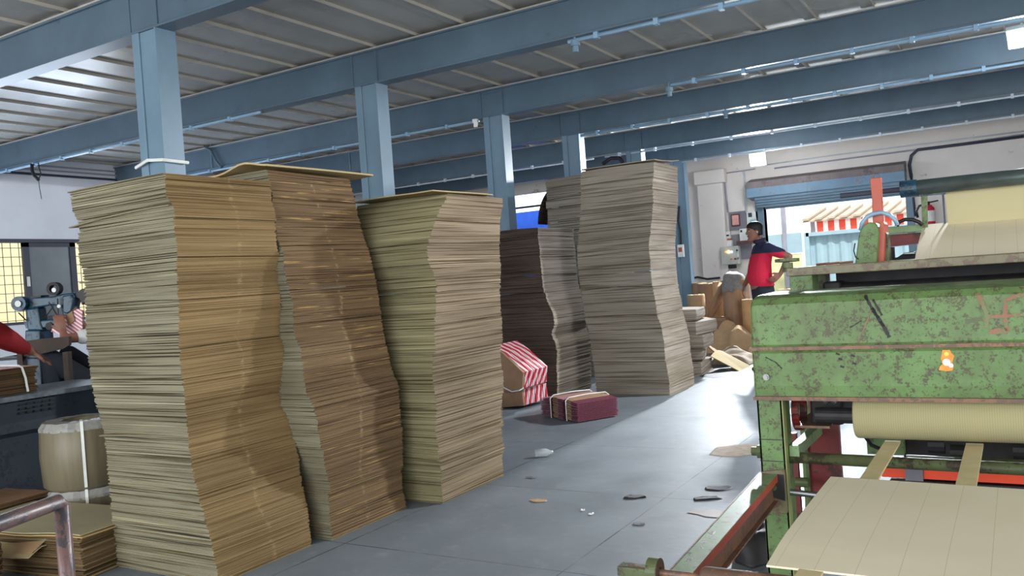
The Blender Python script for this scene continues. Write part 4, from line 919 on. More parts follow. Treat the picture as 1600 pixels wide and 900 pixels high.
# parts seen through the gap behind the drum
MB().box((-.565, 3.98, .325), (1.4, 4.02, .368)).build('cross_beam', plain('bright_orange_paint', (236, 72, 30), .45, var=.08), mach)
MB().box((-.53, 3.96, .26), (1.4, 4.06, .318)).build('cross_channel', M['dark'], mach)
MB().box((-.47, 3.965, .25), (-.40, 3.975, .40)).build('bracket', M['plyboard'], mach)
MB().box((-.50, 4.2, 0), (1.4, 4.75, .66)).build('gear_case', M['dark'], mach, bevel=.02)
MB().box((-.62, 3.99, .42), (-.47, 4.04, .53)).build('bracket', M['green'], mach, bevel=.003)
for x, w_, z in ((-.36, .06, .50), (-.28, .10, .47), (-.06, .05, .49), (.02, .12, .46), (.2, .1, .5)):
    MB().tube([(x, 3.85, z), (x+w_, 3.85, z)], .035, 12).build('coupling', M['dark'], mach)
# second unit behind the hood
MB().box((-.965, 4.2, 1.222), (1.6, 4.78, 1.262)).build('table_plate', M['greenedge'], mach, bevel=.003)
MB().box((-.955, 4.22, .0), (-.85, 4.36, 1.222)).build('support_post', M['green'], mach, bevel=.003)
MB().box((-.80, 4.55, .90), (1.6, 4.75, 1.222)).build('dark_housing', M['dark'], mach)  # dark box gives the open gap under the table its black shade
MB().box((-.955, 4.60, .0), (-.86, 4.72, 1.222)).build('support_post', M['green_dk'], mach)
MB().tube([(-.8, 4.42, 1.12), (1.5, 4.42, 1.12)], .05, 16).build('inner_roller', M['dark'], mach)
MB().box((-.83, 4.35, 1.02), (-.75, 4.5, 1.18)).build('bearing_block', M['dark'], mach, bevel=.01)
for a, b in ((1285, 412), (1300, 411), (1322, 413)):
    q = at(a, b, 1, 4.4); MB().tube([(q.x-.03, 4.4, 1.268), (q.x+.03, 4.42, 1.27)], .007, 6).build('loose_bolt', M['rustbrown'], mach)
# handwheel
q = at(1230, 409, 1, 4.24)
hw = MB().ring((q.x, 4.24, q.z), (0, .05, 1), .058, .046, .014, 28)
for a in range(4): hw.tube([(q.x, 4.24, q.z+.007), (q.x+.05*math.cos(a*1.57+.4), 4.24+.05*math.sin(a*1.57+.4), q.z+.007)], .005, 6)
hw.build('handwheel', M['green_dk'], mach); hwo = mach.children[-1] if False else [o for o in COL.objects if o.name.startswith('handwheel')][-1]
MB().tube([(q.x, 4.24, q.z-.005), (q.x, 4.24, q.z-.05)], .026, 16).tube([(q.x, 4.24, q.z-.03), (q.x, 4.24, 1.262)], .034, 8).build('wheel_hub', M['green_dk'], hwo)
# arched stand with orange edge, orange upright
def flat(poly, Y, dy, name, m, par=None, **kw): return MB().prism([at(x, y, 1, Y) for x, y in poly], (0, dy, 0)).build(name, m, par or mach, **kw)
flat([(1335, 418), (1341, 372), (1344, 360), (1350, 351), (1358, 347), (1366, 348), (1371, 354), (1372, 366), (1369, 418)], 4.45, .20, 'arched_stand', M['green'], bevel=.006)
flat([(1369.5, 418), (1372.5, 362), (1375, 350), (1378, 346), (1381, 350), (1382, 372), (1380, 418)], 4.50, .16, 'stand_edge', M['orange'])
flat([(1382, 360), (1386, 366), (1391, 418), (1383, 418)], 4.55, .1, 'inner_guard', M['green_dk'])
flat([(1359, 279), (1376, 277), (1378, 320), (1380, 352), (1364, 352), (1362, 310)], 4.66, .05, 'upright', M['orange'], bevel=.003)
flat([(1381, 355), (1445, 350), (1445, 361), (1382, 366)], 4.9, .06, 'cross_bar', M['greenp'], bevel=.003)
flat([(1385, 367), (1440, 363), (1436, 380), (1386, 386)], 5.0, .3, 'rear_beam', M['red_dk'])
flat([(1386, 404), (1402, 402), (1410, 397), (1430, 396), (1430, 416), (1386, 416)], 4.85, .06, 'clamp_block', M['dark'])
flat([(1388, 386), (1396, 386), (1397, 404), (1389, 405)], 4.85, .05, 'clamp_arm', M['dark'])
flat([(1411, 395), (1429, 393), (1430, 397), (1412, 398)], 4.8, .05, 'clamp_lever', M['steel'], bevel=.003)
def hose(pts, Y, r, nm='hose', m='black'): MB().tube([at(x, y, 1, Y) for x, y in pts], r, 10).build(nm, M[m], mach, smooth=True)
hose([(1345, 360), (1347, 348), (1354, 339), (1365, 334), (1378, 332), (1390, 336), (1399, 344), (1402, 352)], 4.62, .011, m='pipe')
hose([(1401, 353), (1405, 347), (1414, 343), (1426, 343), (1436, 347), (1441, 352)], 4.8, .010)
hose([(1336, 380), (1334, 392), (1337, 402), (1341, 405)], 4.44, .003)
hose([(1434, 340), (1432, 330), (1436, 322), (1444, 319)], 4.9, .006)
# overhead roller on its bracket
L_, R_ = at(1408, 294, 1, 4.85), at(1600, 278, 1, 4.85)
z0 = (L_.z+R_.z)/2
MB().tube([(L_.x+.0, 4.85, z0), (1.5, 4.85, z0)], .040, 28).build('overhead_roller', plain('dark_roller_steel', (92, 104, 102), .32, .6, var=.2, scale=12), mach, smooth=True)
MB().tube([(L_.x-.004, 4.85, z0), (L_.x+.075, 4.85, z0)], .044, 28).build('roller_collar', M['teal'], mach)
MB().tube([(L_.x-.3, 4.85, z0+.0), (L_.x, 4.85, z0)], .014, 12).build('roller_shaft', M['frame_dk'], mach)
flat([(1418, 302), (1476, 297), (1476, 303), (1419, 308)], 4.87, .05, 'roller_bracket', M['teal'])
flat([(1439, 306), (1448, 305), (1449, 355), (1441, 356)], 4.88, .04, 'bracket_leg', M['green'])
# paper web: hangs from the roller, then slopes down to the table
wl = at(1481, 340, 1, 5.0)
web = thing('paper_web', (wl.x+.5, 5.0, 1.45), 'broad pale kraft paper web hanging from the overhead roller down to the machine table', 'paper web')
M['webpaper'] = plain('pale_kraft_web', (178, 170, 134), .7, var=.03, scale=1.5)
def weblines():
    t = NT('lined_kraft_web'); s_ = t.n('ShaderNodeSeparateXYZ'); t.l(t.n('ShaderNodeNewGeometry').outputs['Position'], s_.inputs[0])
    p = t.n('ShaderNodeMath', operation='PINGPONG'); p.inputs[1].default_value = .045; t.l(s_.outputs[0], p.inputs[0])
    l = t.n('ShaderNodeMath', operation='LESS_THAN'); l.inputs[1].default_value = .0008; t.l(p.outputs[0], l.inputs[0])
    nz = t.noise(t.coord('World', (2, 2, 2)), 1, 3)
    base = t.ramp(nz, [(.3, sl((214, 203, 176))), (.7, sl((222, 212, 187)))])
    t.l(t.mix(l.outputs[0], base, sl((196, 184, 156))), t.b.inputs['Base Color']); t.b.inputs['Roughness'].default_value = .75; t.b.inputs['Specular IOR Level'].default_value = .2
    return t.m
M['lined'] = weblines()
zt_ = at(1481, 296, 1, 5.0).z; zb_ = at(1481, 350, 1, 5.0).z
slab(lambda u, v: Vector((wl.x+u*1.6, 4.89+.11*v, z0-.02+(zb_-.03-z0)*v)), 6, 4, .004).build('hanging_paper', M['webpaper'], web)
pa = at(1443, 351, 1, 5.02); pb = at(1428, 413, 0, pa.x)
slab(lambda u, v: Vector((pa.x+u*1.7, pa.y+(pb.y-pa.y)*v, pa.z+(pb.z-pa.z)*v+.012*math.sin(v*math.pi))), 6, 8, .004).build('sloping_paper', M['lined'], web)
MB().box((wl.x-.02, 5.0, zb_-.02), (wl.x-.012, 5.02, z0-.04)).build('edge_strip', M['frame_dk'], web)
# delivery rail, gusset and cross roller
def sl_box(x0, x1, ya, yb, za, zb2, h0, h1, m, nm, **kw):
    MB().loft([[Vector((x0, ya, za-h0)), Vector((x1, ya, za-h0)), Vector((x1, ya, za-h1)), Vector((x0, ya, za-h1))], [Vector((x0, yb, zb2-h0)), Vector((x1, yb, zb2-h0)), Vector((x1, yb, zb2-h1)), Vector((x0, yb, zb2-h1))]]).build(nm, M[m], mach, **kw)
ra, rb, za_, zb2_ = YM, 2.18, .441, .380
sl_box(-.952, -.884, ra, rb, za_, zb2_, 0, .006, 'greenp', 'rail_top')
sl_box(-.889, -.883, ra, rb, za_, zb2_, .002, .030, 'orange', 'rail_lip')
sl_box(-.950, -.905, ra, rb, za_, zb2_, .006, .115, 'rustbrown', 'rail_web')
sl_box(-.950, -.886, ra, rb, za_, zb2_, .109, .115, 'rustbrown', 'rail_flange')
sl_box(-.958, -.952, ra, rb, za_, zb2_, -.001, .02, 'rustbrown', 'rail_edge')
flat([(1190, 737), (1226, 734), (1231, 801), (1211, 803), (1196, 775)], YM-.012, .012, 'gusset', M['greenedge'])
flat([(1214, 741), (1224, 742), (1227, 783), (1204, 776), (1194, 769), (1203, 752)], YM-.016, .004, 'grease_patch', M['dark'])
q = pp(1209.5, 762, YM-.02); MB().tube([(q.x, q.y+.01, q.z), (q.x, q.y-.01, q.z)], .012, 6).build('bolt', M['green_dk'], mach)
q = pp(1208, 790, YM-.02); MB().tube([(q.x, q.y+.01, q.z), (q.x, q.y-.008, q.z)], .007, 6).build('bolt', M['orange'], mach)
zr = .440
MB().tube([(-.80, 2.25, zr), (-.79, 2.25, zr), (1.3, 2.25, zr)], [.026, .032, .032], 24).build('cross_roller', M['rustbrown'], mach, smooth=True)
MB().tube([(-1.02, 2.25, zr), (-.79, 2.25, zr)], .010, 12).build('roller_shaft', M['rustbrown'], mach)
bea = MB().ring((-.955, 2.25, zr+.004), (1, 0, 0), .036, .018, .032, 28).build('bearing', M['green_dk'], mach)
MB().ring((-.928, 2.25, zr+.004), (1, 0, 0), .033, .012, .006, 28).build('bearing_cap', M['rustbrown'], bea)
MB().box((-1.05, 2.235, zr-.02), (-.96, 2.28, zr+.008)).build('shaft_block', M['green_dk'], mach, bevel=.003)
MB().box((-.93, 2.24, 0), (-.90, 2.27, zr-.03)).build('rail_leg', M['green_dk'], mach)
# carrying strips and sheet
zs = .572
for i, (a, b, c, d) in enumerate((((1343, 748), (1371, 750), 0, 0), ((1492, 760), (1525, 762), 0, 0))):
    x0 = at(*a, 2, zs).x; x1 = at(*b, 2, zs).x
    st = MB().box((x0, 1.72, zs-.008), (x1, 3.56, zs)).build('carrying_strip', plain('worn_plywood_%d' % i, (196, 180, 138), .6, var=.1, scale=12))
    tag(st, ['left', 'right'][i]+' of two pale wooden strips running from the drum under the board', 'strip', 'wooden carrying strips')
A_, B_, = at(1298, 745, 2, zs+.006), at(1197, 878, 2, zs+.006)
C_ = at(1600, 765, 2, zs+.006)
def brd(u, v):
    x = (A_.x+(B_.x-A_.x)*v)+u*1.7; y = A_.y+(B_.y-A_.y)*v + u*1.7*(C_.y-A_.y)/(C_.x-A_.x)
    return Vector((x, y, zs+.007+.006*math.sin(v*2.5)*(1-u)-.012*max(0, v-.8)/.2*max(0, 1-u*3)))
tag(slab(brd, 12, 12, .005).build('board_sheet', M['lined']), 'large pale corrugated board sheet with creases lying on the delivery strips', 'cardboard sheet')
# dark rag heap on the floor beside the post
q = at(1190, 862, 2, 0.02)
cloth(q.x-.02, q.y+.05, 0, .12, .22, .13, 7.7, M['dark'], 'black_cloth', 'dark cloth bundle on the floor behind the front machine post', 'cloth', drop=0)
MB().tube([(-.85, 3.50, .36), (-.70, 3.50, .352)], .013, 12).build('cylinder_rod', M['steel'], mach)
# ================================================================== left side
M['brownpile'] = board('crumbled_brown_edges', (96, 76, 54), (128, 104, 74), (44, 34, 24), 110, .7)
# plastic tank with vents
t = thing('plastic_tank', (-5.78, 2.6, 0), 'dark grey plastic tank with vent slots, under the strapped bundle at the left', 'tank')
tx0, tx1, ty0, ty1, tz = -6.06, -5.5, 1.2, 3.72, .79
mb = MB()
rings = []
def rrect(x0, x1, y0, y1, z, r=.06, n=5):
    pts = []
    for cx, cy, a0 in ((x1-r, y0+r, -90), (x1-r, y1-r, 0), (x0+r, y1-r, 90), (x0+r, y0+r, 180)):
        for k in range(n): a = math.radians(a0+90*k/(n-1)); pts.append(Vector((cx+r*math.cos(a), cy+r*math.sin(a), z)))
    return pts
for ins, z in ((.06, 0), (.03, .53), (.0, .56), (.0, .60), (.012, .62), (.0, tz-.03)):
    rings.append(rrect(tx0+ins, tx1-ins, ty0+ins, ty1-ins, z))
MB().loft(rings).build('body', M['tank'], t)
MB().loft([rrect(tx0-.03, tx1+.03, ty0-.03, ty1+.03, tz-.03), rrect(tx0-.03, tx1+.03, ty0-.03, ty1+.03, tz)]).build('rim', plain('scuffed_tank_rim', (96, 104, 112), .5, var=.35, scale=25), t)
for c_ in range(5):
    for r_ in range(5):
        q = at(34+c_*12, 645-r_*6.5-c_*1.9, 0, tx1)
        MB().box((tx1-.004, q.y-.017, q.z-.006), (tx1+.0045, q.y+.017, q.z+.006)).build('vent_slot', M['black'], t)
# strapped bundle of brown cartons on the tank
t = thing('carton_bundle', (-5.72, 2.9, tz), 'strapped bundle of flat brown cartons on the dark tank under the hand', 'carton bundle')
for k in range(15):
    z = tz+.002+k*.0112; j = rnd.uniform(-.012, .012)
    MB().box((-5.95+j, 2.3, z), (-5.57+j*.5, 3.16+rnd.uniform(-.015, .015), z+.0095)).build('carton', M['brownpile'], t)
MB().box((-5.94, 2.3, tz+.1705), (-5.575, 3.15, tz+.174)).build('printed_face', plain('pinkish_print', (176, 120, 106), .6, var=.2, scale=10), t)
sx = -5.565
q0 = at(33, 575, 0, sx); q1 = at(42, 605, 0, sx)
MB().tube([(-5.9, q0.y+.02, tz+.18), (sx-.03, q0.y, tz+.182), (sx, q0.y+.005, tz+.17), (sx+.006, q0.y+.02, tz+.1), (sx+.004, q0.y+.03, tz+.01)], .007, 6).build('strap', M['strap'], t)
# wrapped coils
M['coilwrap'] = NT('wrapped_wire_coil'); _t = M['coilwrap']
_n = _t.noise(_t.coord('World', (25, 25, 2)), 1, 3); _t.l(_t.ramp(_n, [(.3, sl((104, 96, 76))), (.7, sl((122, 114, 92)))]), _t.b.inputs['Base Color']); _t.b.inputs['Roughness'].default_value = .45
M['coilwrap'] = _t.m
M['film'] = plain('clear_wrapping_film', (188, 188, 184), .25, alpha=.55, var=.1, scale=40)
for k, (z0_, h_, lab) in enumerate(((0, .245, 'lower wrapped brown coil, mostly hidden behind the flat pale sheets'), (.25, .395, 'upper wrapped brown coil with white strap, beside the nearest stack'))):
    c = Vector((-4.92, 3.04, z0_)); t = thing('wrapped_coil', c, lab, 'coil', 'wrapped coils')
    prof_ = [(.20, 0), (.225, .02), (.236, h_*.5), (.228, h_-.03), (.205, h_), (.11, h_), (.095, h_-.03), (.095, .02), (.11, 0)]
    n = 36; rings = [[c+Vector((r_*math.cos(2*math.pi*i/n), r_*math.sin(2*math.pi*i/n), z)) for i in range(n)] for r_, z in prof_]
    MB().loft(rings+[rings[0]], caps=False).build('wound_body', M['coilwrap'], t, smooth=True)
    prof2 = [(.231, h_-.045), (.232, h_-.028), (.209, h_+.004), (.108, h_+.004)]
    rings = [[c+Vector(((r_+.004*math.sin(i*2.7))*math.cos(2*math.pi*i/n), (r_+.004*math.sin(i*3.1))*math.sin(2*math.pi*i/n), z+.002*math.sin(i*1.9))) for i in range(n)] for r_, z in prof2]
    MB().loft(rings, caps=False).build('film', M['film'], t, smooth=False)
    d = Vector((.75, -.66, 0)); d = (Vector((0, 0, 0))-Vector((c.x, c.y, 0))).normalized(); e = Vector((-d.y, d.x, 0)); d = (d+e*-.0).normalized()
    s_ = Vector((-d.y, d.x, 0))
    def sp(r_, z): return c+d*r_+Vector((0, 0, z))
    pts = [sp(.10, h_*.6), sp(.098, h_+.006), sp(.21, h_+.008), sp(.235, h_-.03), sp(.242, h_*.5), sp(.232, .02)]
    mb = MB(); rr = [[p_+s_*.008, p_-s_*.008, p_-s_*.008+Vector((0, 0, .002))+d*.002, p_+s_*.008+Vector((0, 0, .002))+d*.002] for p_ in pts]
    mb.loft(rr).build('strap', M['strap'], t)
# pile of pale sheets, low in front
def pile(cx, cy, w_, d_, h, rz, n, label, jitter, mat, name='cardboard_sheet_stack'):
    mb = MB()
    for k in range(n):
        z = h*k/n; j = rnd.uniform(-jitter, jitter); jj = rnd.uniform(-jitter, jitter); s1 = noise.noise((k*.13, cx, 0))*.03
        c, s_ = math.cos(rz+j*.3), math.sin(rz+j*.3); b0 = len(mb.v)
        sheet_mesh(mb, cx-w_/2+j+s1, cx+w_/2+j+s1, cy-d_/2+jj, cy+d_/2+jj, z, h/n*.9, lambda u, v: .004*math.sin(k+u*5), 3, rz)
    return tag(mb.build(name, mat), label, 'cardboard stack', kind='stuff')
rz = math.atan2(-.27, .13)+math.pi/2
e1 = Vector((-3.35, 2.17)); e2 = Vector((-3.18, 1.62))
ctr = Vector((-3.60, 1.80))
pile(-4.46, 2.56, .92, .46, .208, .15, 20, 'low dark brown stack of sheets beneath the broad pale sheet', .012, [M['boardtop'], M['brownpile'], M['brownpile']])
def topsheet(u, v):
    x = (u-.5)*.95; y = (v-.5)*.50; c, s_ = math.cos(.15), math.sin(.15)
    z = .217+.004*math.sin(u*4+1)*v+.02*max(0, .35-v)*math.sin(u*9)
    return Vector((-4.46+x*c-y*s_, 2.57+x*s_+y*c, z))
M['palesheet'] = plain('pale_grey_kraft', (158, 150, 120), .8, var=.04, scale=3, spec=.2)
tag(slab(topsheet, 12, 12, .005).build('cardboard_sheet', M['palesheet']), 'broad pale kraft sheet lying on the low stack at the lower left', 'cardboard sheet')
tag(slab(lambda u, v: topsheet(u, v)+Vector((.012, .0, -.012)), 8, 8, .004).build('cardboard_sheet', plain('yellow_kraft', (186, 160, 104), .8)), 'yellowish sheet just under the broad pale one at the lower left', 'cardboard sheet')
# bent sheets with folded corner in front
def bent(k):
    def f(u, v):
        base = topsheet(u*.62+.12, v*.3-.10-.04*k)
        return base+Vector((0, 0, -.022-.018*k-.08*max(0, .5-v)**1.2-.015*(1+math.sin(u*3.5+k))))
    return f
for k in range(3):
    tag(slab(bent(k), 10, 8, .004).build('bent_sheet', [M['palesheet'], M['kraft'], M['boardtop']][k]), ['uppermost', 'middle', 'lowest'][k]+' of three bent sheets sagging out of the low stack front', 'cardboard sheet', 'bent sheets at the lower left')
pile(-5.17, 2.62, .44, .42, .25, .05, 30, 'low brown board stack behind the rusty trolley handle', .01, [M['kraft2'], M['brownpile'], M['brownpile']])
mb = MB()
for k in range(20):
    z = .0+k*.0118; n = 9; a0 = []
    for i in range(n):
        a_ = 2*math.pi*i/n; r_ = .2*(1+.22*noise.noise((math.cos(a_)*2, math.sin(a_)*2, k*.33))+rnd.uniform(-.06, .06)); a0.append(Vector((-4.33+r_*math.cos(a_)*1.0, 2.05+r_*math.sin(a_)*.7, z)))
    mb.loft([a0, [v+Vector((0, 0, .008)) for v in a0]])
tag(mb.build('torn_board_stack', M['brownpile']), 'ragged torn brown board stack at the lower left corner', 'cardboard stack', kind='stuff')
# rusty trolley frame
M['rustpaint'] = worn('rusty_purple_paint', (104, 78, 74), (62, 58, 62), .5, 9, .4, 30)
ca = at(96, 782, 0, -2.3); d_ = Vector((.085, -.25, 0)).normalized()
t = thing('trolley', (ca.x, ca.y, 0), 'rusty steel trolley frame with bent pipe handle at the lower left', 'trolley')
zt2 = ca.z; o2 = Vector((ca.x, ca.y, 0))+d_*.62
r_ = .021
arc = [Vector((ca.x, ca.y, .1)), Vector((ca.x, ca.y, .5)), Vector((ca.x, ca.y, zt2-.012)), Vector((ca.x, ca.y, zt2))+d_*.012, Vector((ca.x, ca.y, zt2))+d_*.3, Vector((o2.x, o2.y, zt2)), Vector((o2.x, o2.y, zt2-.04)), Vector((o2.x, o2.y, .1))]
MB().tube(arc, r_, 14).build('handle', M['rustpaint'], t, smooth=True)
back = Vector((-.6, -.2, 0))
bd = Vector((d_.y, -d_.x, 0)); bd = bd if bd.x < 0 else -bd
mb = MB(); a_ = Vector((ca.x, ca.y, .12)); b_ = Vector((o2.x, o2.y, .12))
mb.prism([a_, b_, b_+bd*.35, a_+bd*.35], (0, 0, .03)); mb.build('platform', M['rustpaint'], t)
for base_ in (a_, b_, a_+bd*.33, b_+bd*.33):
    MB().tube([base_+Vector((0, 0, -.06))+d_*-.015, base_+Vector((0, 0, -.06))+d_*.015], .055, 20).build('wheel', M['black'], t)

# ------------------------------------------------------------------ carton stitching machine (local frame facing the camera)
sc = thing('stitching_machine', (0, 0, 0), 'blue carton stitching machine with long arm before the left window', 'machine')
s0 = at(66, 520, 2, .7)   # direction only
fw = 6.8; u0 = CR.copy(); u0.z = 0; u0.normalize()
q = EYEP + (CR*((66-800)/F_PX) - CU*((500-450)/F_PX) + CF)*fw
sc.location = (q.x, q.y, 0); RZ = math.atan2(u0.y, u0.x); sc.rotation_euler = (0, 0, RZ)
k_ = fw/F_PX
def loc(px, py, dy=0):
    """local point of the machine (x right, y away, z up) from a photo pixel at its distance"""
    p_ = EYEP + (CR*((px-800)/F_PX) - CU*((py-450)/F_PX) + CF)*fw
    d = Vector((p_.x-q.x, p_.y-q.y, 0)); c, s_ = math.cos(-RZ), math.sin(-RZ)
    return Vector((d.x*c-d.y*s_, d.x*s_+d.y*c+dy, p_.z))
def lbuild(mb, name, m, **kw):
    o = mb.build(name, m, None, **kw); l_ = o.location.copy(); o.parent = sc; o.location = l_; return o
class Zero: location = Vector((0, 0, 0)); parent = None
def lb(mb, name, m, smooth=False, bevel=0):
    me_o = MB.build(mb, name, M[m] if isinstance(m, str) else m, None, smooth, bevel, origin=(0, 0, 0)); me_o.parent = sc; me_o.location = (0, 0, 0); return me_o
def L3(px, py, dy=0): return loc(px, py, dy)
lb(MB().loft([[L3(x, y, -.1) for x, y in ((50, 515), (73, 515), (76, 560), (49, 560))]+[], [L3(x, y, .1) for x, y in ((50, 515), (73, 515), (76, 560), (49, 560))]]), 'pedestal', 'teal', bevel=.01)
b0 = L3(49, 558); b1 = L3(76, 558)
lb(MB().box((b0.x, -.12, 0), (b1.x, .12, b0.z)), 'pedestal_base', 'teal', bevel=.01)
lb(MB().prism([L3(x, y, -.06) for x, y in ((47, 482), (66, 480), (70, 505), (74, 516), (49, 516))], (0, .12, 0)), 'column', 'teal', bevel=.012)
arm = [(36, 472), (44, 465), (60, 464), (85, 463), (103, 459), (118, 457), (122, 462), (119, 492), (103, 494), (99, 478), (85, 477), (60, 481), (48, 484), (38, 480)]
lb(MB().prism([L3(x, y, -.05) for x, y in arm], (0, .10, 0)), 'upper_arm', 'teal', bevel=.012)
lb(MB().prism([L3(x, y, -.05) for x, y in ((60, 500), (72, 500), (100, 497), (108, 498), (106, 506), (92, 510), (78, 512), (60, 512))], (0, .10, 0)), 'lower_arm', 'teal', bevel=.01)
def disc(px, py, r, dy, th, nm, m):
    c = L3(px, py, dy); lb(MB().tube([c, c+Vector((0, th, 0))], r, 24), nm, m)
disc(41, 474, .058, -.11, .07, 'drive_wheel', 'teal'); disc(42, 474, .025, -.125, .02, 'wheel_hub', 'steel')
c = L3(91, 451, -.08); lb(MB().ring(c, (0, 1, 0), .052, .030, .06, 24), 'wire_spool', 'dark'); disc(93, 453, .018, -.085, .01, 'spool_hub', 'steel')
lb(MB().prism([L3(x, y, -.07) for x, y in ((104, 462), (118, 460), (122, 468), (118, 486), (112, 490), (105, 488))], (0, .13, 0)), 'stitching_head', 'teal', bevel=.01)
lb(MB().prism([L3(x, y, -.03) for x, y in ((120, 460), (131, 451), (137, 452), (136, 468), (131, 476), (127, 466), (121, 464))], (0, .05, 0)), 'feed_guard', 'black')
for a, b, r_ in (((88, 476), (96, 490), .006), ((92, 478), (78, 497), .004), ((98, 466), (100, 500), .005), ((38, 488), (50, 500), .005), ((85, 472), (98, 492), .004)):
    lb(MB().tube([L3(*a, -.08), L3(*b, -.08)], r_, 6), 'linkage', 'dark')
disc(83, 509, .03, -.06, .1, 'pulley', 'dark'); lb(MB().prism([L3(x, y, -.03) for x, y in ((40, 502), (56, 500), (60, 512), (44, 513))], (0, .06, 0)), 'side_bracket', 'teal')
lb(MB().prism([L3(x, y, -.085) for x, y in ((57, 463), (73, 461), (73, 464), (57, 466))], (0, .12, 0)), 'oil_cup', 'black')
disc(101, 478, .014, -.09, .02, 'knob', 'white')
# table board below and the black stand
def lthing(name, label, cat):
    o = thing(name, q*1, label, cat); o.location = (q.x, q.y, 0); o.rotation_euler = (0, 0, RZ); return o
def lb2(mb, name, m, par):
    o = MB.build(mb, name, M[m] if isinstance(m, str) else m, None, origin=(0, 0, 0)); o.parent = par; o.location = (0, 0, 0); return o
tb = lthing('wooden_bench', 'dark brown wooden work bench edge in front of the stitching machine', 'bench')
M['darkwood'] = plain('dark_wood', (62, 50, 44), .7, var=.25, scale=10)
lb2(MB().prism([L3(x, y, -.3) for x, y in ((62, 530), (100, 525), (138, 522), (138, 535), (130, 540), (100, 547), (62, 553))], (0, .04, 0)), 'board', 'darkwood', tb)
z_ = L3(100, 545).z
for px in (66, 134):
    a = L3(px, 545, -.3); lb2(MB().box((a.x-.02, -.32, 0), (a.x+.02, -.26, a.z)), 'leg', 'darkwood', tb)
sd = lthing('steel_stand', 'black angle-iron stand left of the stitching machine pedestal', 'stand')
a, b = L3(5, 560, -.15), L3(51, 556, -.15)
lb2(MB().box((a.x, -.17, a.z-.01), (b.x, -.13, a.z+.014)).box((a.x, .2, a.z-.01), (b.x, .24, a.z+.014)).box((a.x, -.17, a.z-.01), (a.x+.03, .24, a.z+.014)), 'top_frame', 'black', sd)
for x in (a.x, b.x-.03):
    lb2(MB().box((x, -.17, 0), (x+.03, -.14, a.z)), 'leg', 'black', sd)
# striped carton held behind
ct = lthing('striped_carton', 'pink striped carton held at the stitching machine', 'carton')
m = stripes_mat('pink_stripes', (232, 222, 224), (196, 96, 116), .012, (0, .9, 0))
lb2(MB().prism([L3(x, y, -.1) for x, y in ((90, 517), (97, 502), (108, 494), (120, 488), (132, 482), (138, 484), (138, 520), (112, 523))], (0, .012, 0)), 'printed_panel', m, ct)
lb2(MB().prism([L3(x, y, -.115) for x, y in ((114, 492), (124, 485), (128, 500), (118, 508))], (0, .01, 0)), 'kraft_flap', 'kraft2', ct)
# ================================================================== people
def ell(c, a, b, ra, rb, n=16):
    return [c+a*math.cos(2*math.pi*i/n)*ra+b*math.sin(2*math.pi*i/n)*rb for i in range(n)]
def limb(mb, pts, rs, n=14):
    mb.tube(pts, rs, n)
    for p, r in ((pts[0], rs[0]), (pts[-1], rs[-1])): ball(mb, p, r)
def ball(mb, c, r, sx=1, sy=1, sz=1, nu=14, nv=9):
    c = Vector(c); rings = []
    for j in range(1, nv):
        a = math.pi*j/nv; rings.append([c+Vector((math.sin(a)*math.cos(2*math.pi*i/nu)*r*sx, math.sin(a)*math.sin(2*math.pi*i/nu)*r*sy, -math.cos(a)*r*sz)) for i in range(nu)])
    mb.loft(rings)
def torso(mb, secs, n=20):
    """secs: (centre xyz, half width across y, half depth along x)"""
    mb.loft([[Vector((c[0]+math.cos(2*math.pi*i/n)*d, c[1]+math.sin(2*math.pi*i/n)*w_, c[2])) for i in range(n)] for c, w_, d in secs])
def hand(mb, wrist, d, palm_n, curl=.35, size=1.0, mirror=1):
    """palm and five separate fingers; d = pointing direction, palm_n = normal of the back of the hand"""
    wrist = Vector(wrist); d = Vector(d).normalized(); pn = Vector(palm_n); pn = (pn-d*pn.dot(d)).normalized(); s_ = d.cross(pn)*mirror
    L = .088*size
    mb.loft([ell(wrist, s_, pn, .026*size, .019*size, 10), ell(wrist+d*L*.4, s_, pn, .037*size, .015*size, 10), ell(wrist+d*L*.9, s_, pn, .041*size, .013*size, 10), ell(wrist+d*L*1.02, s_, pn, .036*size, .009*size, 10)])
    for k, (off, ln) in enumerate(((-.030, .058), (-.010, .072), (.011, .077), (.031, .070))):
        b = wrist+d*L*.9+s_*off*size; a1 = d+s_*off*3
        p1 = b+(a1-pn*curl*.5).normalized()*ln*.45*size; p2 = p1+(a1-pn*curl*1.5).normalized()*ln*.32*size; p3 = p2+(a1-pn*curl*2.4).normalized()*ln*.26*size
        mb.tube([b-d*.01, p1, p2, p3, p3+(p3-p2)*.12], [.0098*size, .0092*size, .0085*size, .0075*size, .004], 8)
    b = wrist+d*L*.28+s_*.028*size
    p1 = b+(d*.6+s_*.7-pn*.2).normalized()*.034*size; p2 = p1+(d*.85+s_*.25-pn*.3).normalized()*.03*size
    mb.tube([wrist+d*L*.1+s_*.012*size, b, p1, p2, p2+(p2-p1)*.15], [.014*size, .013*size, .011*size, .009*size, .005], 8)
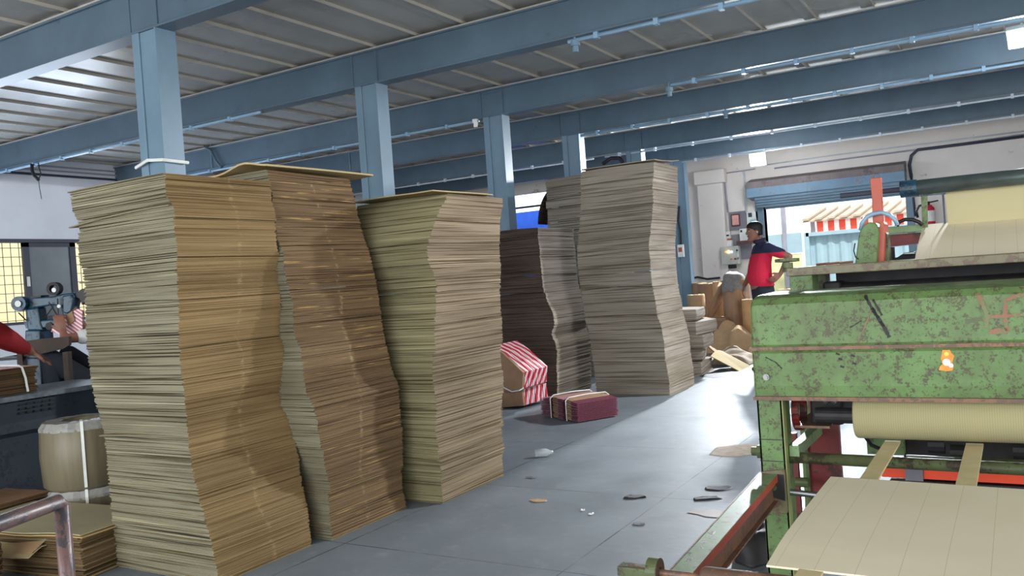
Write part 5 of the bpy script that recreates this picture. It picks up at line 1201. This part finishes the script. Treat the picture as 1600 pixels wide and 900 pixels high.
def head_geo(mb, c, s_=1.0):
    """head facing local -x"""
    c = Vector(c); n = 22; rings = []
    prof_ = [(-.112, .022, .030, -.050), (-.104, .038, .042, -.040), (-.085, .052, .056, -.022), (-.055, .066, .066, -.010), (-.02, .082, .071, -.002), (.02, .090, .074, .004), (.06, .092, .075, .008), (.09, .080, .066, .008), (.110, .055, .046, .008), (.119, .022, .02, .008)]
    for z, rx, ry, ox in prof_:
        rings.append([c+Vector((ox+rx*math.cos(2*math.pi*i/n), ry*math.sin(2*math.pi*i/n), z))*s_ if False else c+Vector((ox+rx*math.cos(2*math.pi*i/n), ry*math.sin(2*math.pi*i/n), z))*s_ for i in range(n)])
    mb.loft(rings)
    # nose, brow, lips, chin, ears
    mb.loft([ell(c+Vector((-.080, 0, .020))*s_, Vector((0, 1, 0)), Vector((1, 0, 0)), .008*s_, .010*s_, 8), ell(c+Vector((-.092, 0, -.006))*s_, Vector((0, 1, 0)), Vector((1, 0, 0)), .013*s_, .017*s_, 8), ell(c+Vector((-.090, 0, -.026))*s_, Vector((0, 1, 0)), Vector((1, 0, 0)), .017*s_, .017*s_, 8), ell(c+Vector((-.078, 0, -.032))*s_, Vector((0, 1, 0)), Vector((1, 0, 0)), .012*s_, .010*s_, 8)])
    ball(mb, c+Vector((-.074, 0, .030))*s_, .02*s_, .8, 2.0, .6); ball(mb, c+Vector((-.072, 0, -.052))*s_, .016*s_, .9, 1.5, .8); ball(mb, c+Vector((-.070, 0, -.092))*s_, .022*s_, .9, 1.2, .8)
    for sy in (-1, 1): ball(mb, c+Vector((.012, sy*.077, -.005))*s_, .03*s_, .6, .25, 1.05)
def remesh(o, vox, smooth=4):
    r = o.modifiers.new('remesh', 'REMESH'); r.mode = 'VOXEL'; r.voxel_size = vox; r.use_smooth_shade = True
    s_ = o.modifiers.new('smooth', 'SMOOTH'); s_.factor = .5; s_.iterations = smooth
def pbuild(mb, name, m, par, vox=None, smooth=4):
    o = MB.build(mb, name, M[m] if isinstance(m, str) else m, None, True, 0, origin=(0, 0, 0)); o.parent = par; o.location = (0, 0, 0)
    if vox: remesh(o, vox, smooth)
    return o

# --- man standing by the shutter door, facing left, left hand on his hip
fwm = 10.3
qm = EYEP + (CR*((1191-800)/F_PX) - CU*((430-450)/F_PX) + CF)*fwm
man = thing('person', (qm.x, qm.y, 0), 'man in navy and red polo shirt standing by the door, hand on hip, looking left', 'person', rz=RZ)
mb = MB()
head_geo(mb, (-.062, 0, 1.672))
mb.tube([(-.02, 0, 1.60), (.0, 0, 1.55), (.015, 0, 1.48)], [.055, .056, .07], 14)
torso(mb, [((.0, 0, .86), .15, .11), ((-.02, 0, 1.0), .155, .125), ((-.03, 0, 1.15), .15, .125), ((-.01, 0, 1.3), .165, .115), ((.02, 0, 1.42), .18, .10), ((.03, 0, 1.5), .14, .075), ((.02, 0, 1.54), .07, .06)])
sh = Vector((.03, -.19, 1.455)); el = Vector((.235, -.33, 1.345)); wr = Vector((.135, -.27, 1.145))
limb(mb, [sh, sh.lerp(el, .5), el], [.052, .046, .038]); limb(mb, [el, el.lerp(wr, .4), wr], [.038, .036, .026])
hand(mb, wr, (-.75, .12, -.55), (.3, -1, .2), .5, 1.0, 1)
sh2 = Vector((.02, .19, 1.455)); el2 = Vector((-.06, .24, 1.20)); wr2 = Vector((-.175, .17, 1.03))
limb(mb, [sh2, sh2.lerp(el2, .5), el2], [.052, .046, .038]); limb(mb, [el2, el2.lerp(wr2, .4), wr2], [.038, .035, .026])
hand(mb, wr2, (-.35, 0, -.93), (-1, .3, .2), .6, 1.0, -1)
for sy, fx in ((-1, -.03), (1, .06)):
    limb(mb, [(.0, sy*.09, .9), (fx*.3-.01, sy*.1, .5), (fx, sy*.11, .1)], [.085, .058, .042])
    mb.loft([ell(Vector((fx+.04, sy*.11, .045)), Vector((0, 1, 0)), Vector((0, 0, 1)), .035, .04, 10), ell(Vector((fx-.05, sy*.11, .05)), Vector((0, 1, 0)), Vector((0, 0, 1)), .042, .042, 10), ell(Vector((fx-.17, sy*.115, .028)), Vector((0, 1, 0)), Vector((0, 0, 1)), .04, .024, 10)])
pbuild(mb, 'body', 'skin', man, .0075, 3)
# shirt: navy above, red below
tm = NT('navy_and_red_polo'); s_ = tm.n('ShaderNodeSeparateXYZ'); tm.l(tm.n('ShaderNodeTexCoord').outputs['Object'], s_.inputs[0])
g_ = tm.n('ShaderNodeMath', operation='GREATER_THAN'); g_.inputs[1].default_value = 1.405; tm.l(s_.outputs[2], g_.inputs[0])
tm.l(tm.mix(g_.outputs[0], sl((196, 30, 62)), sl((34, 38, 66))), tm.b.inputs['Base Color']); tm.b.inputs['Roughness'].default_value = .85
mb = MB()
torso(mb, [((.0, 0, 1.005), .172, .135), ((-.022, 0, 1.06), .176, .145), ((-.035, 0, 1.15), .172, .145), ((-.02, 0, 1.28), .182, .132), ((.012, 0, 1.40), .196, .122), ((.028, 0, 1.475), .186, .102), ((.026, 0, 1.52), .12, .082), ((.012, 0, 1.55), .072, .066)])
mid = sh.lerp(el, .62); limb(mb, [sh+Vector((0, .02, .01)), sh.lerp(el, .3), mid], [.068, .066, .062])
mid2 = sh2.lerp(el2, .68); limb(mb, [sh2+Vector((0, -.02, .01)), sh2.lerp(el2, .3), mid2], [.068, .064, .06])
pbuild(mb, 'polo_shirt', tm.m, man, .009, 4)
mb = MB().ring((.0, 0, 1.545), (-.25, 0, 1), .074, .060, .04, 20); pbuild(mb, 'collar', 'navy', man)
mb = MB()
torso(mb, [((.0, 0, .84), .17, .13), ((-.005, 0, .95), .172, .134), ((-.01, 0, 1.04), .165, .130)])
for sy, fx in ((-1, -.03), (1, .06)):
    limb(mb, [(.0, sy*.085, .9), (fx*.3-.01, sy*.1, .5), (fx+.005, sy*.11, .09)], [.105, .082, .068])
pbuild(mb, 'trousers', 'jeans', man, .010, 4)
mb = MB()
for sy, fx in ((-1, -.03), (1, .06)):
    mb.loft([ell(Vector((fx+.06, sy*.11, .04)), Vector((0, 1, 0)), Vector((0, 0, 1)), .036, .038, 12), ell(Vector((fx-.04, sy*.11, .05)), Vector((0, 1, 0)), Vector((0, 0, 1)), .048, .048, 12), ell(Vector((fx-.14, sy*.115, .035)), Vector((0, 1, 0)), Vector((0, 0, 1)), .05, .034, 12), ell(Vector((fx-.20, sy*.115, .025)), Vector((0, 1, 0)), Vector((0, 0, 1)), .03, .02, 12)])
pbuild(mb, 'shoes', 'shoe', man)
# hair cap
def hair(c, par, scale=1.0):
    mb = MB(); n = 24; rings = []
    for z, rx, ry, ox in ((-.045, .050, .071, .050), (-.02, .066, .078, .036), (.01, .082, .080, .022), (.04, .094, .081, .014), (.065, .099, .080, .010), (.092, .090, .072, .009), (.115, .062, .052, .009), (.127, .024, .022, .009)):
        rings.append([Vector(c)+Vector((ox+rx*math.cos(2*math.pi*i/n), ry*math.sin(2*math.pi*i/n), z))*scale for i in range(n)])
    mb.loft(rings); return pbuild(mb, 'hair', 'hair', par)
hair((-.062, 0, 1.672), man)
mb = MB()
for sy in (-1, 1): ball(mb, (-.062-.071, sy*.030, 1.672+.010), .010, .7, 1.2, .7)
pbuild(mb, 'eyes', 'white', man)
mb = MB()
for sy in (-1, 1): mb.tube([(-.062-.082, sy*.018, 1.705), (-.062-.078, sy*.034, 1.709), (-.062-.066, sy*.05, 1.704)], .004, 6); ball(mb, (-.062-.0775, sy*.030, 1.682), .005)
pbuild(mb, 'eyebrows', 'hair', man)
mb = MB(); mb.tube([(-.062-.078, -.022, 1.62), (-.062-.088, 0, 1.622), (-.062-.078, .022, 1.62)], .004, 6); pbuild(mb, 'moustache', 'hair', man)
ball(mb2 := MB(), (-.050, -.085, 1.668), .009); pbuild(mb2, 'earphone', 'white', man)

# --- worker at the left edge: red sleeve reaching to the bundle (body outside the frame)
hp = at(74, 563, 0, -5.66)
wk = thing('person', (-5.24, 2.1, 0), 'worker in dark red sleeve at the left edge, hand resting on the strapped bundle', 'person')
o_ = Vector((-5.24, 2.1, 0))
def W_(x, y, z): return Vector((x, y, z))-o_
hz = tz+.20
hp = Vector((-5.66, at(72, 563, 0, -5.66).y, hz))
wrp = at(47, 549, 0, -5.60); elp = at(-6, 522, 0, -5.42); shp = Vector((-5.25, 2.30, 1.34))
wrp2 = Vector(wrp); 
mb = MB()
B_o = Vector((0, 0, 0))
head_geo(mb, (.0, 0, 1.56))
mb.tube([(.03, 0, 1.50), (.04, 0, 1.45), (.05, 0, 1.38)], [.052, .054, .07], 14)
torso(mb, [((.06, 0, .84), .14, .10), ((.05, 0, 1.0), .145, .11), ((.04, 0, 1.15), .15, .11), ((.04, 0, 1.30), .17, .10), ((.05, 0, 1.40), .12, .07)])
S1, E1, W1 = shp-o_, elp-o_, wrp2-o_
limb(mb, [S1, S1.lerp(E1, .5), E1], [.05, .048, .044]); limb(mb, [E1, E1.lerp(W1, .4), W1], [.044, .042, .031])
hd = (Vector((-5.63, at(76, 565, 0, -5.63).y, tz+.195))-wrp2)
hand(mb, W1, hd, (.35, -.2, 1), .25, 1.15, 1)
S2 = Vector((.06, -.19, 1.33)); E2 = Vector((-.02, -.24, 1.08)); W2 = Vector((-.22, -.15, 1.02))
limb(mb, [S2, S2.lerp(E2, .5), E2], [.05, .045, .038]); limb(mb, [E2, E2.lerp(W2, .4), W2], [.038, .035, .024]); hand(mb, W2, (-1, .2, -.1), (0, 0, 1), .3, 1.0, -1)
for sy in (-1, 1):
    limb(mb, [(.06, sy*.09, .86), (.05, sy*.1, .48), (.07, sy*.11, .09)], [.085, .058, .042])
    mb.loft([ell(Vector((.10, sy*.11, .045)), Vector((0, 1, 0)), Vector((0, 0, 1)), .035, .04, 10), ell(Vector((.0, sy*.11, .05)), Vector((0, 1, 0)), Vector((0, 0, 1)), .042, .042, 10), ell(Vector((-.13, sy*.115, .028)), Vector((0, 1, 0)), Vector((0, 0, 1)), .04, .024, 10)])
pbuild(mb, 'body', 'skin', wk, .0075, 3)
mb = MB()
torso(mb, [((.06, 0, .88), .165, .125), ((.05, 0, 1.0), .165, .128), ((.04, 0, 1.15), .17, .128), ((.04, 0, 1.30), .185, .115), ((.05, 0, 1.38), .15, .09), ((.045, 0, 1.43), .07, .07)])
C1 = E1.lerp(W1, .80)
limb(mb, [S1, S1.lerp(E1, .5), E1], [.078, .078, .078]); limb(mb, [E1, E1.lerp(C1, .5), C1], [.078, .066, .046])
C2 = E2.lerp(W2, .8); limb(mb, [S2, S2.lerp(E2, .5), E2], [.072, .066, .056]); limb(mb, [E2, C2], [.056, .038])
pbuild(mb, 'red_shirt', 'redsleeve', wk, .009, 3)
mb = MB(); torso(mb, [((.06, 0, .80), .155, .12), ((.06, 0, .95), .155, .12)])
for sy in (-1, 1): limb(mb, [(.06, sy*.085, .86), (.05, sy*.1, .48), (.075, sy*.11, .08)], [.1, .078, .062])
pbuild(mb, 'trousers', 'jeans', wk, .010, 3); hair((.0, 0, 1.56), wk)

# --- worker seated at the stitching machine, mostly behind the nearest stack
st_o = thing('person', (q.x, q.y, 0), 'seated worker at the stitching machine, hands on the striped carton, dark trousers', 'person', rz=RZ)
mb = MB()
hipx = L3(168, 560).x; zs_ = .62
T0 = Vector((hipx, .15, zs_))
torso(mb, [((hipx, .15, zs_-.08), .15, .12), ((hipx, .15, zs_+.1), .14, .11), ((hipx-.01, .15, zs_+.3), .16, .11), ((hipx-.02, .15, zs_+.48), .17, .1), ((hipx-.02, .15, zs_+.56), .1, .07)])
mb.tube([(hipx-.02, .15, zs_+.52), (hipx-.04, .15, zs_+.66)], [.06, .055], 12); head_geo(mb, (hipx-.08, .15, zs_+.76))
h1 = L3(113, 503, -.16); e1_ = L3(122, 527, -.2); s1_ = Vector((hipx-.03, -.03, zs_+.48))
w1_ = L3(117, 516, -.18)
limb(mb, [s1_, s1_.lerp(e1_, .5), e1_], [.048, .043, .036]); limb(mb, [e1_, w1_], [.036, .026]); hand(mb, w1_, (-.25, .05, .97), (.4, -1, 0), .4, 1.0, -1)
h2_ = L3(131, 502, -.05); e2_ = L3(140, 530, .05); s2_ = Vector((hipx-.03, .33, zs_+.48))
limb(mb, [s2_, s2_.lerp(e2_, .5), e2_], [.048, .043, .036]); limb(mb, [e2_, h2_], [.036, .026]); hand(mb, h2_, (-.5, 0, .8), (.4, -1, 0), .4, 1.0, 1)
kn = L3(92, 558, -.12); kn2 = L3(95, 556, .12)
for kk, yy in ((kn, .05), (kn2, .25)):
    limb(mb, [(hipx, yy, zs_-.03), (kk.x, kk.y, kk.z)], [.08, .055]); limb(mb, [(kk.x, kk.y, kk.z), (kk.x+.02, kk.y, .1)], [.055, .04])
    mb.loft([ell(Vector((kk.x+.05, kk.y, .045)), Vector((0, 1, 0)), Vector((0, 0, 1)), .035, .04, 10), ell(Vector((kk.x-.14, kk.y, .03)), Vector((0, 1, 0)), Vector((0, 0, 1)), .04, .024, 10)])
pbuild(mb, 'body', 'skin', st_o, .0085, 3)
mb = MB(); torso(mb, [((hipx, .15, zs_-.04), .17, .14), ((hipx, .15, zs_+.1), .165, .13), ((hipx-.01, .15, zs_+.3), .175, .125), ((hipx-.02, .15, zs_+.48), .185, .11), ((hipx-.02, .15, zs_+.57), .1, .08)])
for a, b in ((s1_, e1_), (s2_, e2_)): limb(mb, [a, a.lerp(b, .5)], [.066, .06])
pbuild(mb, 'shirt', 'white', st_o, .010, 3)
mb = MB(); torso(mb, [((hipx, .15, zs_-.12), .165, .13), ((hipx, .15, zs_+.04), .165, .13)])
for kk, yy in ((kn, .05), (kn2, .25)):
    limb(mb, [(hipx, yy, zs_-.03), (kk.x, kk.y, kk.z)], [.095, .075]); limb(mb, [(kk.x, kk.y, kk.z), (kk.x+.02, kk.y, .1)], [.073, .06])
pbuild(mb, 'trousers', 'jeans', st_o, .010, 3); hair((hipx-.08, .15, zs_+.76), st_o)
stl = thing('stool', (q.x, q.y, 0), 'stool under the seated worker behind the nearest stack', 'stool', rz=RZ)
pbuild(MB().box((hipx-.16, -.03, zs_-.17), (hipx+.16, .33, zs_-.13)), 'seat', 'darkwood', stl)
for sx in (-.13, .10):
    for y in (0, .28): pbuild(MB().box((hipx+sx, y, 0), (hipx+sx+.03, y+.03, zs_-.17)), 'leg', 'black', stl)
